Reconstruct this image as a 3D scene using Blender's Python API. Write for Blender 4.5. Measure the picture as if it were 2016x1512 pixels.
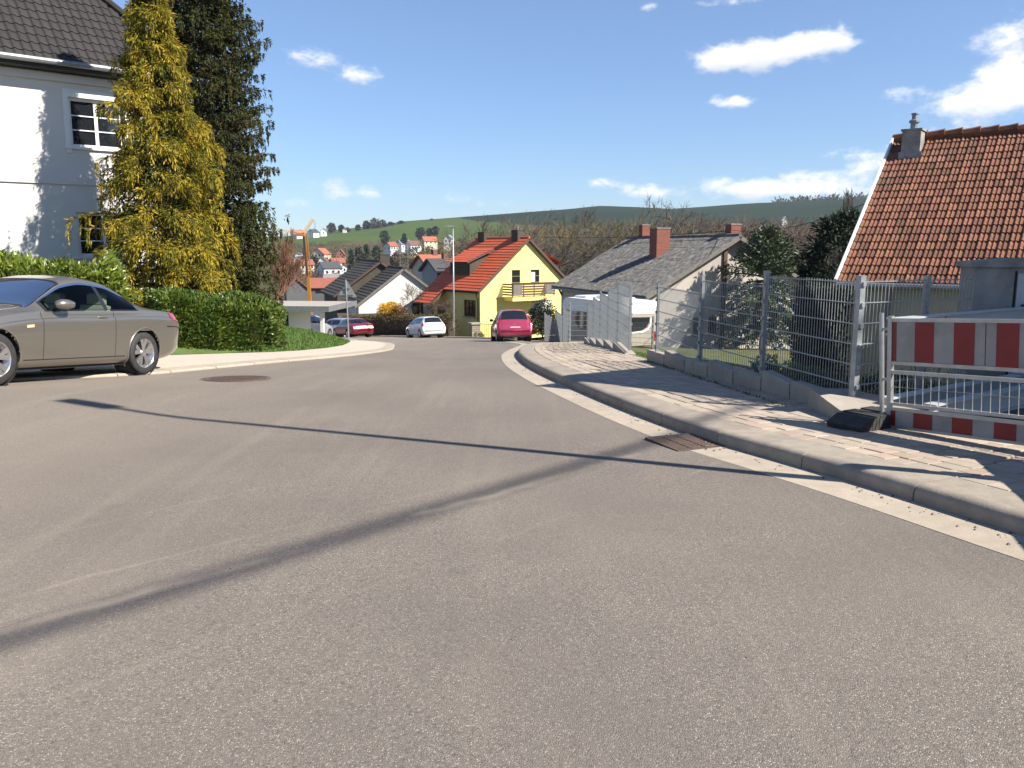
import bpy, math, random
import numpy as np
from mathutils import Vector, Matrix, noise as mnoise
for o in list(bpy.data.objects): bpy.data.objects.remove(o)
S = bpy.context.scene; COL = S.collection
# ---------------------------------------------------------------- camera
CAMH = 1.55; PITCH = math.radians(9.27); FPX = 1630.0
cd = bpy.data.cameras.new('camera'); cam = bpy.data.objects.new('camera', cd); COL.objects.link(cam)
cd.sensor_width = 36; cd.lens = 36 * FPX / 2016; cd.clip_start = 0.1; cd.clip_end = 12000
cam.location = (0, 0, CAMH); cam.rotation_euler = (math.pi / 2 - PITCH, 0, 0); S.camera = cam
# ---------------------------------------------------------------- sun and sky
SUN_EL = math.radians(41); SUN_AZ = math.radians(115)      # azimuth clockwise from +Y
sd = Vector((math.sin(SUN_AZ) * math.cos(SUN_EL), math.cos(SUN_AZ) * math.cos(SUN_EL), math.sin(SUN_EL)))
sl = bpy.data.lights.new('sun', 'SUN'); sl.energy = 5.0; sl.angle = math.radians(0.53); sl.color = (1.0, 0.93, 0.83)
so = bpy.data.objects.new('sun', sl); COL.objects.link(so); so.rotation_euler = (-sd).to_track_quat('-Z', 'Y').to_euler()
S.view_settings.view_transform = 'Standard'; S.view_settings.look = 'None'
S.view_settings.exposure = 1.12; S.view_settings.gamma = 1.0
S.render.resolution_x = 1024; S.render.resolution_y = 768
W = bpy.data.worlds.new('World'); S.world = W; W.use_nodes = True
wt = W.node_tree; wn = wt.nodes; wl = wt.links; wn.clear()
def wnode(t, **k):
    n = wn.new(t)
    for a, b in k.items(): setattr(n, a, b)
    return n
def wmath(op, a, b=None, c=None, clamp=False):
    n = wn.new('ShaderNodeMath'); n.operation = op; n.use_clamp = clamp
    for i, q in enumerate((a, b, c)):
        if q is None: continue
        if isinstance(q, (int, float)): n.inputs[i].default_value = q
        else: wl.new(q, n.inputs[i])
    return n.outputs[0]
def pxdir(x, y):
    u = (x - 1008) / FPX; v = (756 - y) / FPX
    d = Vector((u, math.cos(PITCH) + v * math.sin(PITCH), -math.sin(PITCH) + v * math.cos(PITCH))).normalized()
    return math.atan2(d.x, d.y), math.asin(d.z)
sky = wnode('ShaderNodeTexSky', sky_type='NISHITA', sun_disc=False, sun_elevation=SUN_EL, sun_rotation=SUN_AZ,
            altitude=250, air_density=1.0, dust_density=0.05, ozone_density=3.0)
tc = wnode('ShaderNodeTexCoord'); sx = wnode('ShaderNodeSeparateXYZ'); wl.new(tc.outputs['Generated'], sx.inputs[0])
az = wmath('ARCTAN2', sx.outputs[0], sx.outputs[1]); el = wmath('ARCSINE', sx.outputs[2])
cmb = wnode('ShaderNodeCombineXYZ'); wl.new(az, cmb.inputs[0]); wl.new(el, cmb.inputs[1])
# cumulus: azimuth, elevation, half sizes (radians) and weight
CL = [(615,112,46,17,1),(712,151,40,15,1),(1500,108,75,24,1.15),(1610,85,60,18,1.1),(1405,122,38,20,1),(1440,201,34,12,1),
      (1990,72,42,30,1.05),(1945,205,105,26,1.1),(1985,150,48,24,1),(645,362,60,17,.6),(722,381,24,13,.7),(880,386,42,14,.65),
      (795,373,18,5,.6),(1182,362,30,13,.75),(1268,378,50,17,.8),(972,402,60,13,.5),(1685,304,70,15,.75),(1560,352,120,20,.66),
      (1600,382,160,15,.6),(1280,15,20,8,.8),(1430,4,60,10,.8),(958,62,20,12,.5),(1700,345,34,18,.65),(1880,258,80,10,.5),(1760,180,30,16,.5),(1660,40,12,30,.35),
      (600,395,90,18,.45),(1450,372,90,16,.55)]
tot = None; shd = None
for (px, py, hx, hy, wgt) in CL:
    a0, e0 = pxdir(px, py)
    m = wnode('ShaderNodeVectorMath', operation='SUBTRACT'); wl.new(cmb.outputs[0], m.inputs[0]); m.inputs[1].default_value = (a0, e0, 0)
    q = wnode('ShaderNodeVectorMath', operation='MULTIPLY'); wl.new(m.outputs[0], q.inputs[0]); q.inputs[1].default_value = (FPX / hx / 1.15, FPX / hy / 1.1, 0)
    dd = wnode('ShaderNodeVectorMath', operation='DOT_PRODUCT'); wl.new(q.outputs[0], dd.inputs[0]); wl.new(q.outputs[0], dd.inputs[1])
    ex = wmath('MULTIPLY', wmath('EXPONENT', wmath('MULTIPLY', dd.outputs['Value'], -0.8)), wgt)
    sp = wnode('ShaderNodeSeparateXYZ'); wl.new(q.outputs[0], sp.inputs[0])
    sh = wmath('MULTIPLY', ex, wmath('MULTIPLY', sp.outputs[1], -1.0))
    tot = ex if tot is None else wmath('ADD', tot, ex)
    shd = sh if shd is None else wmath('ADD', shd, sh)
# the same fair-weather cumulus over the rest of the sky
proj = wnode('ShaderNodeVectorMath', operation='SCALE'); wl.new(tc.outputs['Generated'], proj.inputs[0])
wl.new(wmath('DIVIDE', 1.0, wmath('MAXIMUM', sx.outputs[2], 0.06)), proj.inputs['Scale'])
gn = wnode('ShaderNodeTexNoise'); gn.inputs['Scale'].default_value = 0.9; gn.inputs['Detail'].default_value = 3; wl.new(proj.outputs[0], gn.inputs['Vector'])
front = wmath('MULTIPLY', wmath('LESS_THAN', wmath('ABSOLUTE', az), 0.62), wmath('LESS_THAN', el, 0.33))
rest = wmath('MULTIPLY', wmath('SUBTRACT', 1.0, front), wmath('MULTIPLY', wmath('MAXIMUM', wmath('SUBTRACT', gn.outputs['Fac'], 0.66), 0.0), 7.0))
tot = wmath('ADD', tot, rest)
stretch = wnode('ShaderNodeVectorMath', operation='MULTIPLY'); wl.new(cmb.outputs[0], stretch.inputs[0]); stretch.inputs[1].default_value = (1, 1.7, 1)
n1 = wnode('ShaderNodeTexNoise'); n1.inputs['Scale'].default_value = 42; n1.inputs['Detail'].default_value = 7; n1.inputs['Roughness'].default_value = .62; wl.new(stretch.outputs[0], n1.inputs['Vector'])
n2 = wnode('ShaderNodeTexNoise'); n2.inputs['Scale'].default_value = 20; n2.inputs['Detail'].default_value = 4; wl.new(stretch.outputs[0], n2.inputs['Vector'])
nn = wmath('ADD', wmath('MULTIPLY', n1.outputs['Fac'], 1.5), wmath('MULTIPLY', n2.outputs['Fac'], .9))
dens = wmath('SUBTRACT', wmath('ADD', tot, wmath('MULTIPLY', wmath('SUBTRACT', nn, 1.2), 1.05)), 0.46)
mask = wnode('ShaderNodeMapRange', interpolation_type='SMOOTHSTEP'); wl.new(wmath('MULTIPLY', dens, wmath('GREATER_THAN', tot, .04)), mask.inputs[0]); mask.inputs[1].default_value = 0.0; mask.inputs[2].default_value = 0.78; mask.inputs[4].default_value = .97
ccol = wnode('ShaderNodeMixRGB'); wl.new(wmath('MULTIPLY', wmath('MAXIMUM', wmath('ADD', shd, wmath('MULTIPLY', wmath('SUBTRACT', n1.outputs['Fac'], .5), .8)), 0.0), 1.0, clamp=True), ccol.inputs[0])
ccol.inputs[1].default_value = (9.6, 9.5, 9.4, 1); ccol.inputs[2].default_value = (5.6, 5.9, 6.5, 1)
tint = wnode('ShaderNodeMixRGB', blend_type='MULTIPLY'); tint.inputs[0].default_value = 1; wl.new(sky.outputs[0], tint.inputs[1]); tr_ = wnode('ShaderNodeMapRange'); wl.new(el, tr_.inputs[0]); tr_.inputs[1].default_value = 0.0; tr_.inputs[2].default_value = .30
tg = wnode('ShaderNodeMixRGB'); wl.new(tr_.outputs[0], tg.inputs[0]); tg.inputs[1].default_value = (.70,.86,1.12,1); tg.inputs[2].default_value = (1.14,1.16,1.26,1); wl.new(tg.outputs[0], tint.inputs[2])
mx = wnode('ShaderNodeMixRGB'); wl.new(mask.outputs[0], mx.inputs[0]); wl.new(tint.outputs[0], mx.inputs[1]); wl.new(ccol.outputs[0], mx.inputs[2])
bg = wnode('ShaderNodeBackground'); bg.inputs['Strength'].default_value = 0.060; wl.new(mx.outputs[0], bg.inputs[0])
wo = wnode('ShaderNodeOutputWorld'); wl.new(bg.outputs[0], wo.inputs[0])
# ---------------------------------------------------------------- helpers
RNG = np.random.default_rng(7); random.seed(7)
def ray(x, y):
    u = (x - 1008) / FPX; v = (756 - y) / FPX
    return u, math.cos(PITCH) + v * math.sin(PITCH), -math.sin(PITCH) + v * math.cos(PITCH)
def at(x, y, Y):
    r = ray(x, y); t = Y / r[1]; return Vector((r[0] * t, Y, r[2] * t + CAMH))
def proj_px(P):
    dx, dy, dz = P[0], P[1], P[2] - CAMH
    d = dy * math.cos(PITCH) - dz * math.sin(PITCH); v = dy * math.sin(PITCH) + dz * math.cos(PITCH)
    if d < .1: return None
    return 1008 + FPX * dx / d, 756 - FPX * v / d, d
class MB:
    def __init__(s): s.v = []; s.f = []
    def add(s, vs, fs):
        o = len(s.v); s.v += [tuple(p) for p in vs]; s.f += [tuple(i + o for i in f) for f in fs]; return s
    def box(s, x0, x1, y0, y1, z0, z1):
        return s.add([(x0,y0,z0),(x1,y0,z0),(x1,y1,z0),(x0,y1,z0),(x0,y0,z1),(x1,y0,z1),(x1,y1,z1),(x0,y1,z1)],
                     [(3,2,1,0),(4,5,6,7),(0,1,5,4),(1,2,6,5),(2,3,7,6),(3,0,4,7)])
    def bbox(s, x0, x1, y0, y1, z0, z1, b=.01):           # chamfered top box
        return s.add([(x0,y0,z0),(x1,y0,z0),(x1,y1,z0),(x0,y1,z0),(x0,y0,z1-b),(x1,y0,z1-b),(x1,y1,z1-b),(x0,y1,z1-b),
                      (x0+b,y0+b,z1),(x1-b,y0+b,z1),(x1-b,y1-b,z1),(x0+b,y1-b,z1)],
                     [(3,2,1,0),(0,1,5,4),(1,2,6,5),(2,3,7,6),(3,0,4,7),(4,5,9,8),(5,6,10,9),(6,7,11,10),(7,4,8,11),(8,9,10,11)])
    def beam(s, a, b, w, h, up=(0,0,1)):
        a = Vector(a); b = Vector(b); d = (b - a).normalized(); u = Vector(up); r = d.cross(u)
        if r.length < 1e-4: r = d.cross(Vector((1,0,0)))
        r.normalize(); u = r.cross(d)
        r = r * w / 2; u = u * h / 2
        return s.add([a-r-u,a+r-u,a+r+u,a-r+u,b-r-u,b+r-u,b+r+u,b-r+u],[(0,1,2,3),(7,6,5,4),(1,0,4,5),(2,1,5,6),(3,2,6,7),(0,3,7,4)])
    def quad(s, *p): return s.add(p, [tuple(range(len(p)))])
    def tube(s, pts, r, n=6, cap=True):
        pts = [Vector(p) for p in pts]; m = len(pts); rr = r if isinstance(r, (list, tuple)) else [r] * m
        vs = []; prev = None
        for i, p in enumerate(pts):
            d = (pts[min(i+1,m-1)] - pts[max(i-1,0)]).normalized()
            x = d.cross(Vector((0,0,1))) if prev is None else prev - d * prev.dot(d)
            if x.length < 1e-3: x = d.cross(Vector((1,0,0)))
            x.normalize(); prev = x; y = d.cross(x)
            for k in range(n):
                a = 2 * math.pi * k / n; vs.append(p + (x * math.cos(a) + y * math.sin(a)) * rr[i])
        fs = [(i*n+k, i*n+(k+1)%n, (i+1)*n+(k+1)%n, (i+1)*n+k) for i in range(m-1) for k in range(n)]
        if cap: fs += [tuple(range(n-1,-1,-1)), tuple(range((m-1)*n, m*n))]
        return s.add(vs, fs)
    def prism(s, poly, y0, y1):                           # polygon in x,z (counter-clockwise seen from -y) extruded along y
        n = len(poly); vs = [(x,y0,z) for x,z in poly] + [(x,y1,z) for x,z in poly]
        return s.add(vs, [tuple(range(n)), tuple(range(2*n-1,n-1,-1))] + [(k,k+n,(k+1)%n+n,(k+1)%n) for k in range(n)])
    def lathe(s, prof, n=16, axis='z', cap=True):
        vs = []
        for (r, h) in prof:
            for k in range(n):
                a = 2*math.pi*k/n; c, d = r*math.cos(a), r*math.sin(a)
                vs.append((c,d,h) if axis == 'z' else (d,h,c))
        m = len(prof); fs = [(i*n+k, i*n+(k+1)%n, (i+1)*n+(k+1)%n, (i+1)*n+k) for i in range(m-1) for k in range(n)]
        if cap: fs += [tuple(range(n-1,-1,-1)), tuple(range((m-1)*n, m*n))]
        return s.add(vs, fs)
    def xf(s, M): s.v = [tuple(M @ Vector(p)) for p in s.v]; return s
    def join(s, o): return s.add(o.v, o.f)
    def build(s, name, mat=None, parent=None, smooth=False, loc=None, rz=None):
        me = bpy.data.meshes.new(name); me.from_pydata(s.v, [], s.f); me.update()
        if mat: me.materials.append(mat)
        if smooth: me.polygons.foreach_set('use_smooth', [True]*len(me.polygons))
        return link(name, me, parent, loc, rz)
def link(name, me, parent=None, loc=None, rz=None):
    o = bpy.data.objects.new(name, me); COL.objects.link(o)
    if parent: o.parent = parent
    if loc is not None: o.location = loc
    if rz is not None: o.rotation_euler.z = rz
    return o
def empty(name, loc=(0,0,0), rz=0):
    o = bpy.data.objects.new(name, None); COL.objects.link(o); o.location = loc; o.rotation_euler.z = rz; o.empty_display_size = .2; return o
def tag(o, label, cat, group=None, kind=None):
    o['label'] = label; o['category'] = cat
    if group: o['group'] = group
    if kind: o['kind'] = kind
    return o
def struct(o): o['kind'] = 'structure'; return o
def copy_tree(o, parent=None):
    c = o.copy(); COL.objects.link(c)
    if parent: c.parent = parent
    for ch in o.children: copy_tree(ch, c)
    return c
def npmesh(name, V, F, mat, parent=None, smooth=False):   # V (n,3), F (m,k)
    me = bpy.data.meshes.new(name); n = len(V); m, k = F.shape
    me.vertices.add(n); me.vertices.foreach_set('co', np.ascontiguousarray(V, dtype=np.float32).ravel())
    me.loops.add(m*k); me.loops.foreach_set('vertex_index', F.astype(np.int32).ravel())
    me.polygons.add(m); me.polygons.foreach_set('loop_start', np.arange(0, m*k, k, dtype=np.int32))
    if smooth: me.polygons.foreach_set('use_smooth', np.ones(m, dtype=bool))
    me.update(calc_edges=True)
    for q in (mat if isinstance(mat, list) else [mat]): me.materials.append(q)
    return link(name, me, parent)
def cut(obj, mb):
    c = mb.build('cutter'); c.parent = obj.parent; bpy.context.view_layer.update(); m = obj.modifiers.new('b', 'BOOLEAN'); m.object = c; m.operation = 'DIFFERENCE'; m.solver = 'EXACT'
    dg = bpy.context.evaluated_depsgraph_get(); me = bpy.data.meshes.new_from_object(obj.evaluated_get(dg))
    obj.modifiers.clear(); obj.data = me; bpy.data.objects.remove(c)
# ---------------------------------------------------------------- materials
def mat(name, c1, c2=None, scale=6.0, rough=.8, metal=0, bump=0, bscale=None, spec=.5, c3=None, s3=.6, rand=0, island=0, coat=0, trans=0, detail=5, lo=.35, hi=.65, dist=.01):
    m = bpy.data.materials.new(name); m.use_nodes = True; t = m.node_tree; N = t.nodes; L = t.links
    P = N['Principled BSDF']; P.inputs['Roughness'].default_value = rough; P.inputs['Metallic'].default_value = metal
    P.inputs['Specular IOR Level'].default_value = spec; P.inputs['Coat Weight'].default_value = coat; P.inputs['Coat Roughness'].default_value = .04
    T = N.new('ShaderNodeTexCoord'); out = None
    def mixc(fac, a, b, mode='MIX'):
        x = N.new('ShaderNodeMixRGB'); x.blend_type = mode
        for i, q in enumerate((fac, a, b)):
            if isinstance(q, (float, int)): x.inputs[i].default_value = q
            elif isinstance(q, tuple): x.inputs[i].default_value = q + (1,) if len(q) == 3 else q
            else: L.new(q, x.inputs[i])
        return x.outputs[0]
    def noise(sc, det=detail, ro=.55):
        n = N.new('ShaderNodeTexNoise'); n.inputs['Scale'].default_value = sc; n.inputs['Detail'].default_value = det; n.inputs['Roughness'].default_value = ro
        L.new(T.outputs['Object'], n.inputs['Vector']); return n.outputs['Fac']
    def ramp(src, a, b):
        r = N.new('ShaderNodeMapRange'); L.new(src, r.inputs[0]); r.inputs[1].default_value = a; r.inputs[2].default_value = b; return r.outputs[0]
    if c2 is not None: out = mixc(ramp(noise(scale), lo, hi), c1, c2)
    else: out = mixc(0.0, c1, c1)
    if c3 is not None: out = mixc(ramp(noise(s3, 6, .65), .5, .72), out, c3)
    if rand or island:
        if island: g = N.new('ShaderNodeNewGeometry'); rs = g.outputs['Random Per Island']; amt = island
        else: g = N.new('ShaderNodeObjectInfo'); rs = g.outputs['Random']; amt = rand
        r = N.new('ShaderNodeMapRange'); L.new(rs, r.inputs[0]); r.inputs[3].default_value = 1 - amt; r.inputs[4].default_value = 1 + amt
        h = N.new('ShaderNodeHueSaturation'); L.new(r.outputs[0], h.inputs['Value']); L.new(out, h.inputs['Color']); out = h.outputs[0]
        w = N.new('ShaderNodeTexWhiteNoise'); w.noise_dimensions = '1D'; L.new(rs, w.inputs['W'])
        r2 = N.new('ShaderNodeMapRange'); L.new(w.outputs['Value'], r2.inputs[0]); r2.inputs[3].default_value = .5 - amt*.02; r2.inputs[4].default_value = .5 + amt*.02; L.new(r2.outputs[0], h.inputs['Hue'])
    L.new(out, P.inputs['Base Color'])
    if bump:
        b = N.new('ShaderNodeBump'); b.inputs['Strength'].default_value = bump; b.inputs['Distance'].default_value = dist
        L.new(noise(bscale or scale*3, 6), b.inputs['Height']); L.new(b.outputs[0], P.inputs['Normal'])
    if trans:
        tr = N.new('ShaderNodeBsdfTranslucent'); L.new(out, tr.inputs[0]); ms = N.new('ShaderNodeMixShader'); ms.inputs[0].default_value = trans
        L.new(P.outputs[0], ms.inputs[1]); L.new(tr.outputs[0], ms.inputs[2]); L.new(ms.outputs[0], N['Material Output'].inputs[0])
    return m
def glassmat(name, tint=(.5,.6,.55), clear=.6):
    m = bpy.data.materials.new(name); m.use_nodes = True; t = m.node_tree; N = t.nodes; L = t.links; N.remove(N['Principled BSDF'])
    a = N.new('ShaderNodeBsdfTransparent'); a.inputs[0].default_value = tint + (1,); b = N.new('ShaderNodeBsdfGlossy'); b.inputs['Roughness'].default_value = .02
    f = N.new('ShaderNodeFresnel'); f.inputs[0].default_value = 1.22; ms = N.new('ShaderNodeMixShader')
    L.new(f.outputs[0], ms.inputs[0]); L.new(a.outputs[0], ms.inputs[1]); L.new(b.outputs[0], ms.inputs[2]); L.new(ms.outputs[0], N['Material Output'].inputs[0]); return m
M = {}
M['white_plaster'] = mat('white_plaster', (.60,.58,.55), (.565,.545,.52), 1.2, .9, bump=.25, bscale=60, c3=(.56,.545,.52), s3=.5)
M['white_trim'] = mat('white_trim', (.70,.70,.685), (.66,.66,.645), 3, .5)
M['pane'] = mat('pane', (.012,.014,.018), rough=.03, spec=.8)
M['dark_tile'] = mat('dark_tile', (.026,.0225,.0215), (.019,.017,.0165), 3, .75, rand=.16, bump=.2, bscale=40)
M['dark_tile_row'] = mat('dark_tile_row', (.026,.0225,.0215), (.019,.017,.0165), 3, .75, island=.16)
M['zinc'] = mat('zinc', (.26,.27,.28), (.20,.21,.22), 8, .55, metal=.6)
M['black_wood'] = mat('black_wood', (.02,.018,.016), (.03,.026,.022), 8, .7)
M['clay'] = mat('clay', (.195,.074,.037), (.118,.050,.029), 9, .9, rand=.34, bump=.3, bscale=50, c3=(.10,.055,.038), s3=1.1)
M['clay_row'] = mat('clay_row', (.195,.074,.037), (.118,.050,.029), 2.2, .9, island=.34, c3=(.16,.085,.055), s3=1.1)
M['red_tile'] = mat('red_tile', (.50,.098,.036), (.43,.082,.031), 2, .7, island=.10)
M['slate_row'] = mat('slate_row', (.060,.050,.036), (.042,.036,.027), 1.5, .85, island=.15)
M['yellow_plaster'] = mat('yellow_plaster', (.76,.64,.235), (.72,.60,.21), .8, .9, bump=.1, bscale=40)
M['cream_plaster'] = mat('cream_plaster', (.47,.44,.36), (.41,.385,.315), 1.5, .9, bump=.2, bscale=40)
M['grey_plaster'] = mat('grey_plaster', (.44,.40,.355), (.37,.335,.30), 1.2, .9, bump=.2, bscale=30, c3=(.34,.30,.27), s3=.4)
M['fibre_cement'] = mat('fibre_cement', (.155,.15,.14), (.052,.05,.047), 5.5, .95, c3=(.24,.23,.21), s3=3.0, bump=.3, bscale=30)
M['brown_wood'] = mat('brown_wood', (.085,.045,.03), (.06,.032,.022), 6, .6, rand=.15)
M['grey_wood'] = mat('grey_wood', (.17,.155,.14), (.11,.10,.09), 10, .8)
M['concrete'] = mat('concrete', (.34,.305,.255), (.28,.25,.21), 6, .9, bump=.3, bscale=50, rand=.07, c3=(.28,.26,.23), s3=1.2)
M['old_concrete'] = mat('old_concrete', (.30,.285,.26), (.23,.22,.20), 3.5, .9, bump=.4, bscale=35, c3=(.12,.115,.11), s3=1.6)
M['galv'] = mat('galv', (.34,.365,.38), (.26,.28,.295), 14, .5, metal=.55)
M['alu'] = mat('alu', (.44,.44,.43), (.36,.36,.35), 10, .42, metal=.7)
M['steel_paint'] = mat('steel_paint', (.42,.46,.48), (.36,.40,.42), 3, .45, c3=(.36,.38,.38), s3=1.0)
M['sign_red'] = mat('sign_red', (.22,.008,.010), (.18,.006,.008), 8, .4, spec=.5)
M['sign_white'] = mat('sign_white', (.31,.295,.28), (.27,.258,.245), 8, .5, c3=(.21,.198,.185), s3=3)
M['rubber'] = mat('rubber', (.022,.022,.022), (.04,.038,.036), 12, .8, bump=.3, bscale=40)
M['tyre'] = mat('tyre', (.018,.018,.018), (.028,.027,.026), 20, .75)
M['rust_iron'] = mat('rust_iron', (.13,.085,.065), (.085,.062,.05), 20, .7, metal=.3, bump=.4, bscale=60)
M['pole'] = mat('pole', (.40,.42,.41), (.34,.36,.35), 6, .4, metal=.6)
M['bark'] = mat('bark', (.085,.06,.042), (.05,.037,.027), 12, .95, bump=.6, bscale=25, dist=.03)
M['dark_in'] = mat('dark_in', (.012,.012,.011), rough=.9)
M['black_plastic'] = mat('black_plastic', (.012,.012,.013), rough=.45)
M['chrome'] = mat('chrome', (.75,.77,.8), rough=.12, metal=1)
M['rim'] = mat('rim', (.62,.61,.60), rough=.25, metal=.9)
M['sand'] = mat('sand', (.46,.38,.27), (.36,.30,.21), 14, .95, bump=.6, bscale=60, dist=.02, c3=(.26,.21,.15), s3=5)
M['brick'] = mat('brick', (.33,.085,.045), (.25,.062,.035), 9, .85, island=.18)
M['joint'] = mat('joint', (.19,.165,.13), (.14,.122,.10), 20, .95)
M['paver'] = mat('paver', (.365,.305,.235), (.31,.262,.205), 18, .9, bump=.3, bscale=90, rand=.15)
M['paver_red'] = mat('paver_red', (.35,.27,.21), (.31,.245,.19), 18, .9, bump=.3, bscale=90, rand=.12)
M['paver_row'] = mat('paver_row', (.365,.30,.23), (.31,.26,.203), 18, .9, bump=.3, bscale=90, island=.16)
M['kerb'] = mat('kerb', (.30,.258,.205), (.245,.212,.168), 9, .9, bump=.3, bscale=70, rand=.06, c3=(.19,.17,.145), s3=2.2)
M['gutter'] = mat('gutter', (.37,.315,.245), (.31,.265,.205), 8, .92, bump=.25, bscale=70, rand=.05, c3=(.34,.30,.24), s3=1.5)
M['lpave'] = mat('lpave', (.48,.42,.34), (.42,.37,.30), 5, .92, bump=.3, bscale=90, c3=(.43,.385,.315), s3=1.0)
# ================================================================ ground
def lerp_tab(tab, y):
    if y <= tab[0][0]: return tab[0][1]
    for (a, p), (b, q) in zip(tab, tab[1:]):
        if y <= b: return p + (q - p) * (y - a) / (b - a)
    return tab[-1][1]
def clamp(v, a=0., b=1.): return max(a, min(b, v))
def base(x, y):
    z = 0 if y < 0 else (-.0024*y*y if y < 20 else -.96 - .096*(y-20))
    return z + min(.35, .055*max(0, -3.5-x)) * clamp((13-y)/3.5)
def catmull(pts, step):
    P = [Vector(p + (0,)) if len(p) == 2 else Vector(p) for p in pts]; out = []
    for i in range(len(P)-1):
        a, b, c, d = P[max(i-1,0)], P[i], P[i+1], P[min(i+2,len(P)-1)]
        n = max(1, int((c-b).length/step))
        for k in range(n):
            t = k/n; out.append(.5*((2*b) + (c-a)*t + (2*a-5*b+4*c-d)*t*t + (3*b-a-3*c+d)*t**3))
    out.append(P[-1]); return out
KC = catmull([(4.35,1.2),(3.55,2.9),(2.93,4.3),(2.52,5.3),(2.12,6.2),(1.72,7.1),(1.3,8.5),(.92,10.2),(.55,12.2),(.27,14.5),(.14,17),(.14,19.5),(.27,23),(.5,27),
      (.68,30),(.70,32),(.55,34.5),(.1,38),(-.7,44),(-2,51),(-4.5,56.6),(-8,62),(-13,68),(-20,73),(-32,78)], .1)
KY = [(p.y, p.x) for p in KC]
def kx(y): return lerp_tab(KY, y)
KS = [0.]
for a, b in zip(KC, KC[1:]): KS.append(KS[-1] + (b-a).length)
def kfr(s):                                  # point, tangent, normal to the right along the kerb
    i = int(np.searchsorted(KS, s)) - 1; i = max(0, min(len(KC)-2, i)); t = (s-KS[i])/(KS[i+1]-KS[i])
    T = (KC[min(i+3,len(KC)-1)] - KC[max(i-2,0)]).normalized(); return KC[i].lerp(KC[i+1], t), T, Vector((T.y, -T.x, 0))
def ks_at_y(y): return KS[int(np.argmin([abs(p.y-y) for p in KC]))]
def khgt(y): return .12 if y < 29 else max(.035, .12 - (y-29)*.022)
LOUT = catmull([(-9.5,4),(-7.7,8.5),(-6.6,10.8),(-5.62,12.8),(-4.81,14.7),(-3.75,17.6),(-3.42,20),(-3.40,23),(-3.82,26.6),(-4.85,33),(-7.1,40),(-11,46),(-18,52),(-30,58)], .25)
LIN = [(4,-22),(13.5,-14),(16,-9.6),(17.4,-7.6),(19.6,-5.75),(21,-5.45),(24,-5.4),(28,-5.75),(35,-6.9),(41,-9.2),(46,-13),(51,-21),(57,-40)]
LOY = [(p.y, p.x) for p in LOUT]
SIN = [(0,8),(4,6.5),(6.2,4.4),(7.9,3.32),(9.6,2.98),(12.2,2.75),(14.1,2.45),(16.3,2.36),(22.8,2.42),(27,2.35),(31,2.2),(40,1.75),(44,1.1),(51,-.4),(57,-2.8),(62,-6),(68,-11),(73,-18),(78,-30)]
def lawn_z(x, y): return base(x, y) + .055 + .92*(1-math.exp(-max(0, lerp_tab(LIN, y)-x)/2.5))
def gard_z(x, y):
    d = max(0, x - lerp_tab(SIN, y)); c = .2 if y < 24 else max(.06, .2-(y-24)*.013)
    return base(x, y) + .07 - c*min(d, 7) - .012*max(0, d-7)
def strip(name, fa, fb, ys, nx, zf, m):
    V = []; F = []
    for y in ys:
        a, b = fa(y), fb(y)
        for k in range(nx+1):
            x = a + (b-a)*k/nx; V.append((x, y, zf(x, y)))
    n = nx+1
    for i in range(len(ys)-1):
        for k in range(nx): F.append((i*n+k, i*n+k+1, (i+1)*n+k+1, (i+1)*n+k))
    return struct(npmesh(name, np.array(V), np.array(F), m, smooth=True))
def fr(a, b, st): return [a + (b-a)*i/max(1, round((b-a)/st)) for i in range(max(1, round((b-a)/st))+1)]
# asphalt
am = bpy.data.materials.new('asphalt'); am.use_nodes = True; aN = am.node_tree.nodes; aL = am.node_tree.links; aP = aN['Principled BSDF']
def an(t, **k):
    n = aN.new(t)
    for a, b in k.items(): n.inputs[a].default_value = b
    return n
aT = an('ShaderNodeTexCoord')
def amix(f, a, b, mode='MIX'):
    x = aN.new('ShaderNodeMixRGB'); x.blend_type = mode
    for i, q in enumerate((f, a, b)):
        if isinstance(q, (int, float)): x.inputs[i].default_value = q
        elif isinstance(q, tuple): x.inputs[i].default_value = q + (1,)
        else: aL.new(q, x.inputs[i])
    return x.outputs[0]
def arange(src, a, b, c=0., d=1.):
    r = aN.new('ShaderNodeMapRange'); aL.new(src, r.inputs[0])
    for i, q in enumerate((a, b, c, d)): r.inputs[i+1].default_value = q
    return r.outputs[0]
def anoise(sc, det=4, ro=.6, vec=None):
    n = an('ShaderNodeTexNoise', Scale=sc, Detail=det, Roughness=ro); aL.new(vec or aT.outputs['Object'], n.inputs['Vector']); return n.outputs['Fac']
v1 = an('ShaderNodeTexVoronoi', Scale=210.); aL.new(aT.outputs['Object'], v1.inputs['Vector'])
v2 = an('ShaderNodeTexVoronoi', Scale=95.); aL.new(aT.outputs['Object'], v2.inputs['Vector'])
s1 = aN.new('ShaderNodeSeparateColor'); aL.new(v1.outputs['Color'], s1.inputs[0]); s2 = aN.new('ShaderNodeSeparateColor'); aL.new(v2.outputs['Color'], s2.inputs[0])
c = amix(arange(s1.outputs[0], 0, 1), (.104,.091,.078), (.215,.187,.160))
c = amix(arange(s1.outputs[1], .90, .97), c, (.38,.34,.295)); c = amix(arange(s2.outputs[0], .84, .96, 0, .6), c, (.072,.065,.06))
c = amix(arange(anoise(.55, 5), .40, .65, 0, .55), c, (.118,.104,.092))
c = amix(arange(anoise(.16, 4), .42, .62, 0, .5), c, (.215,.183,.152))
c = amix(arange(anoise(1.7, 6, .7), .60, .74, 0, .4), c, (.085,.077,.071))
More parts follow.
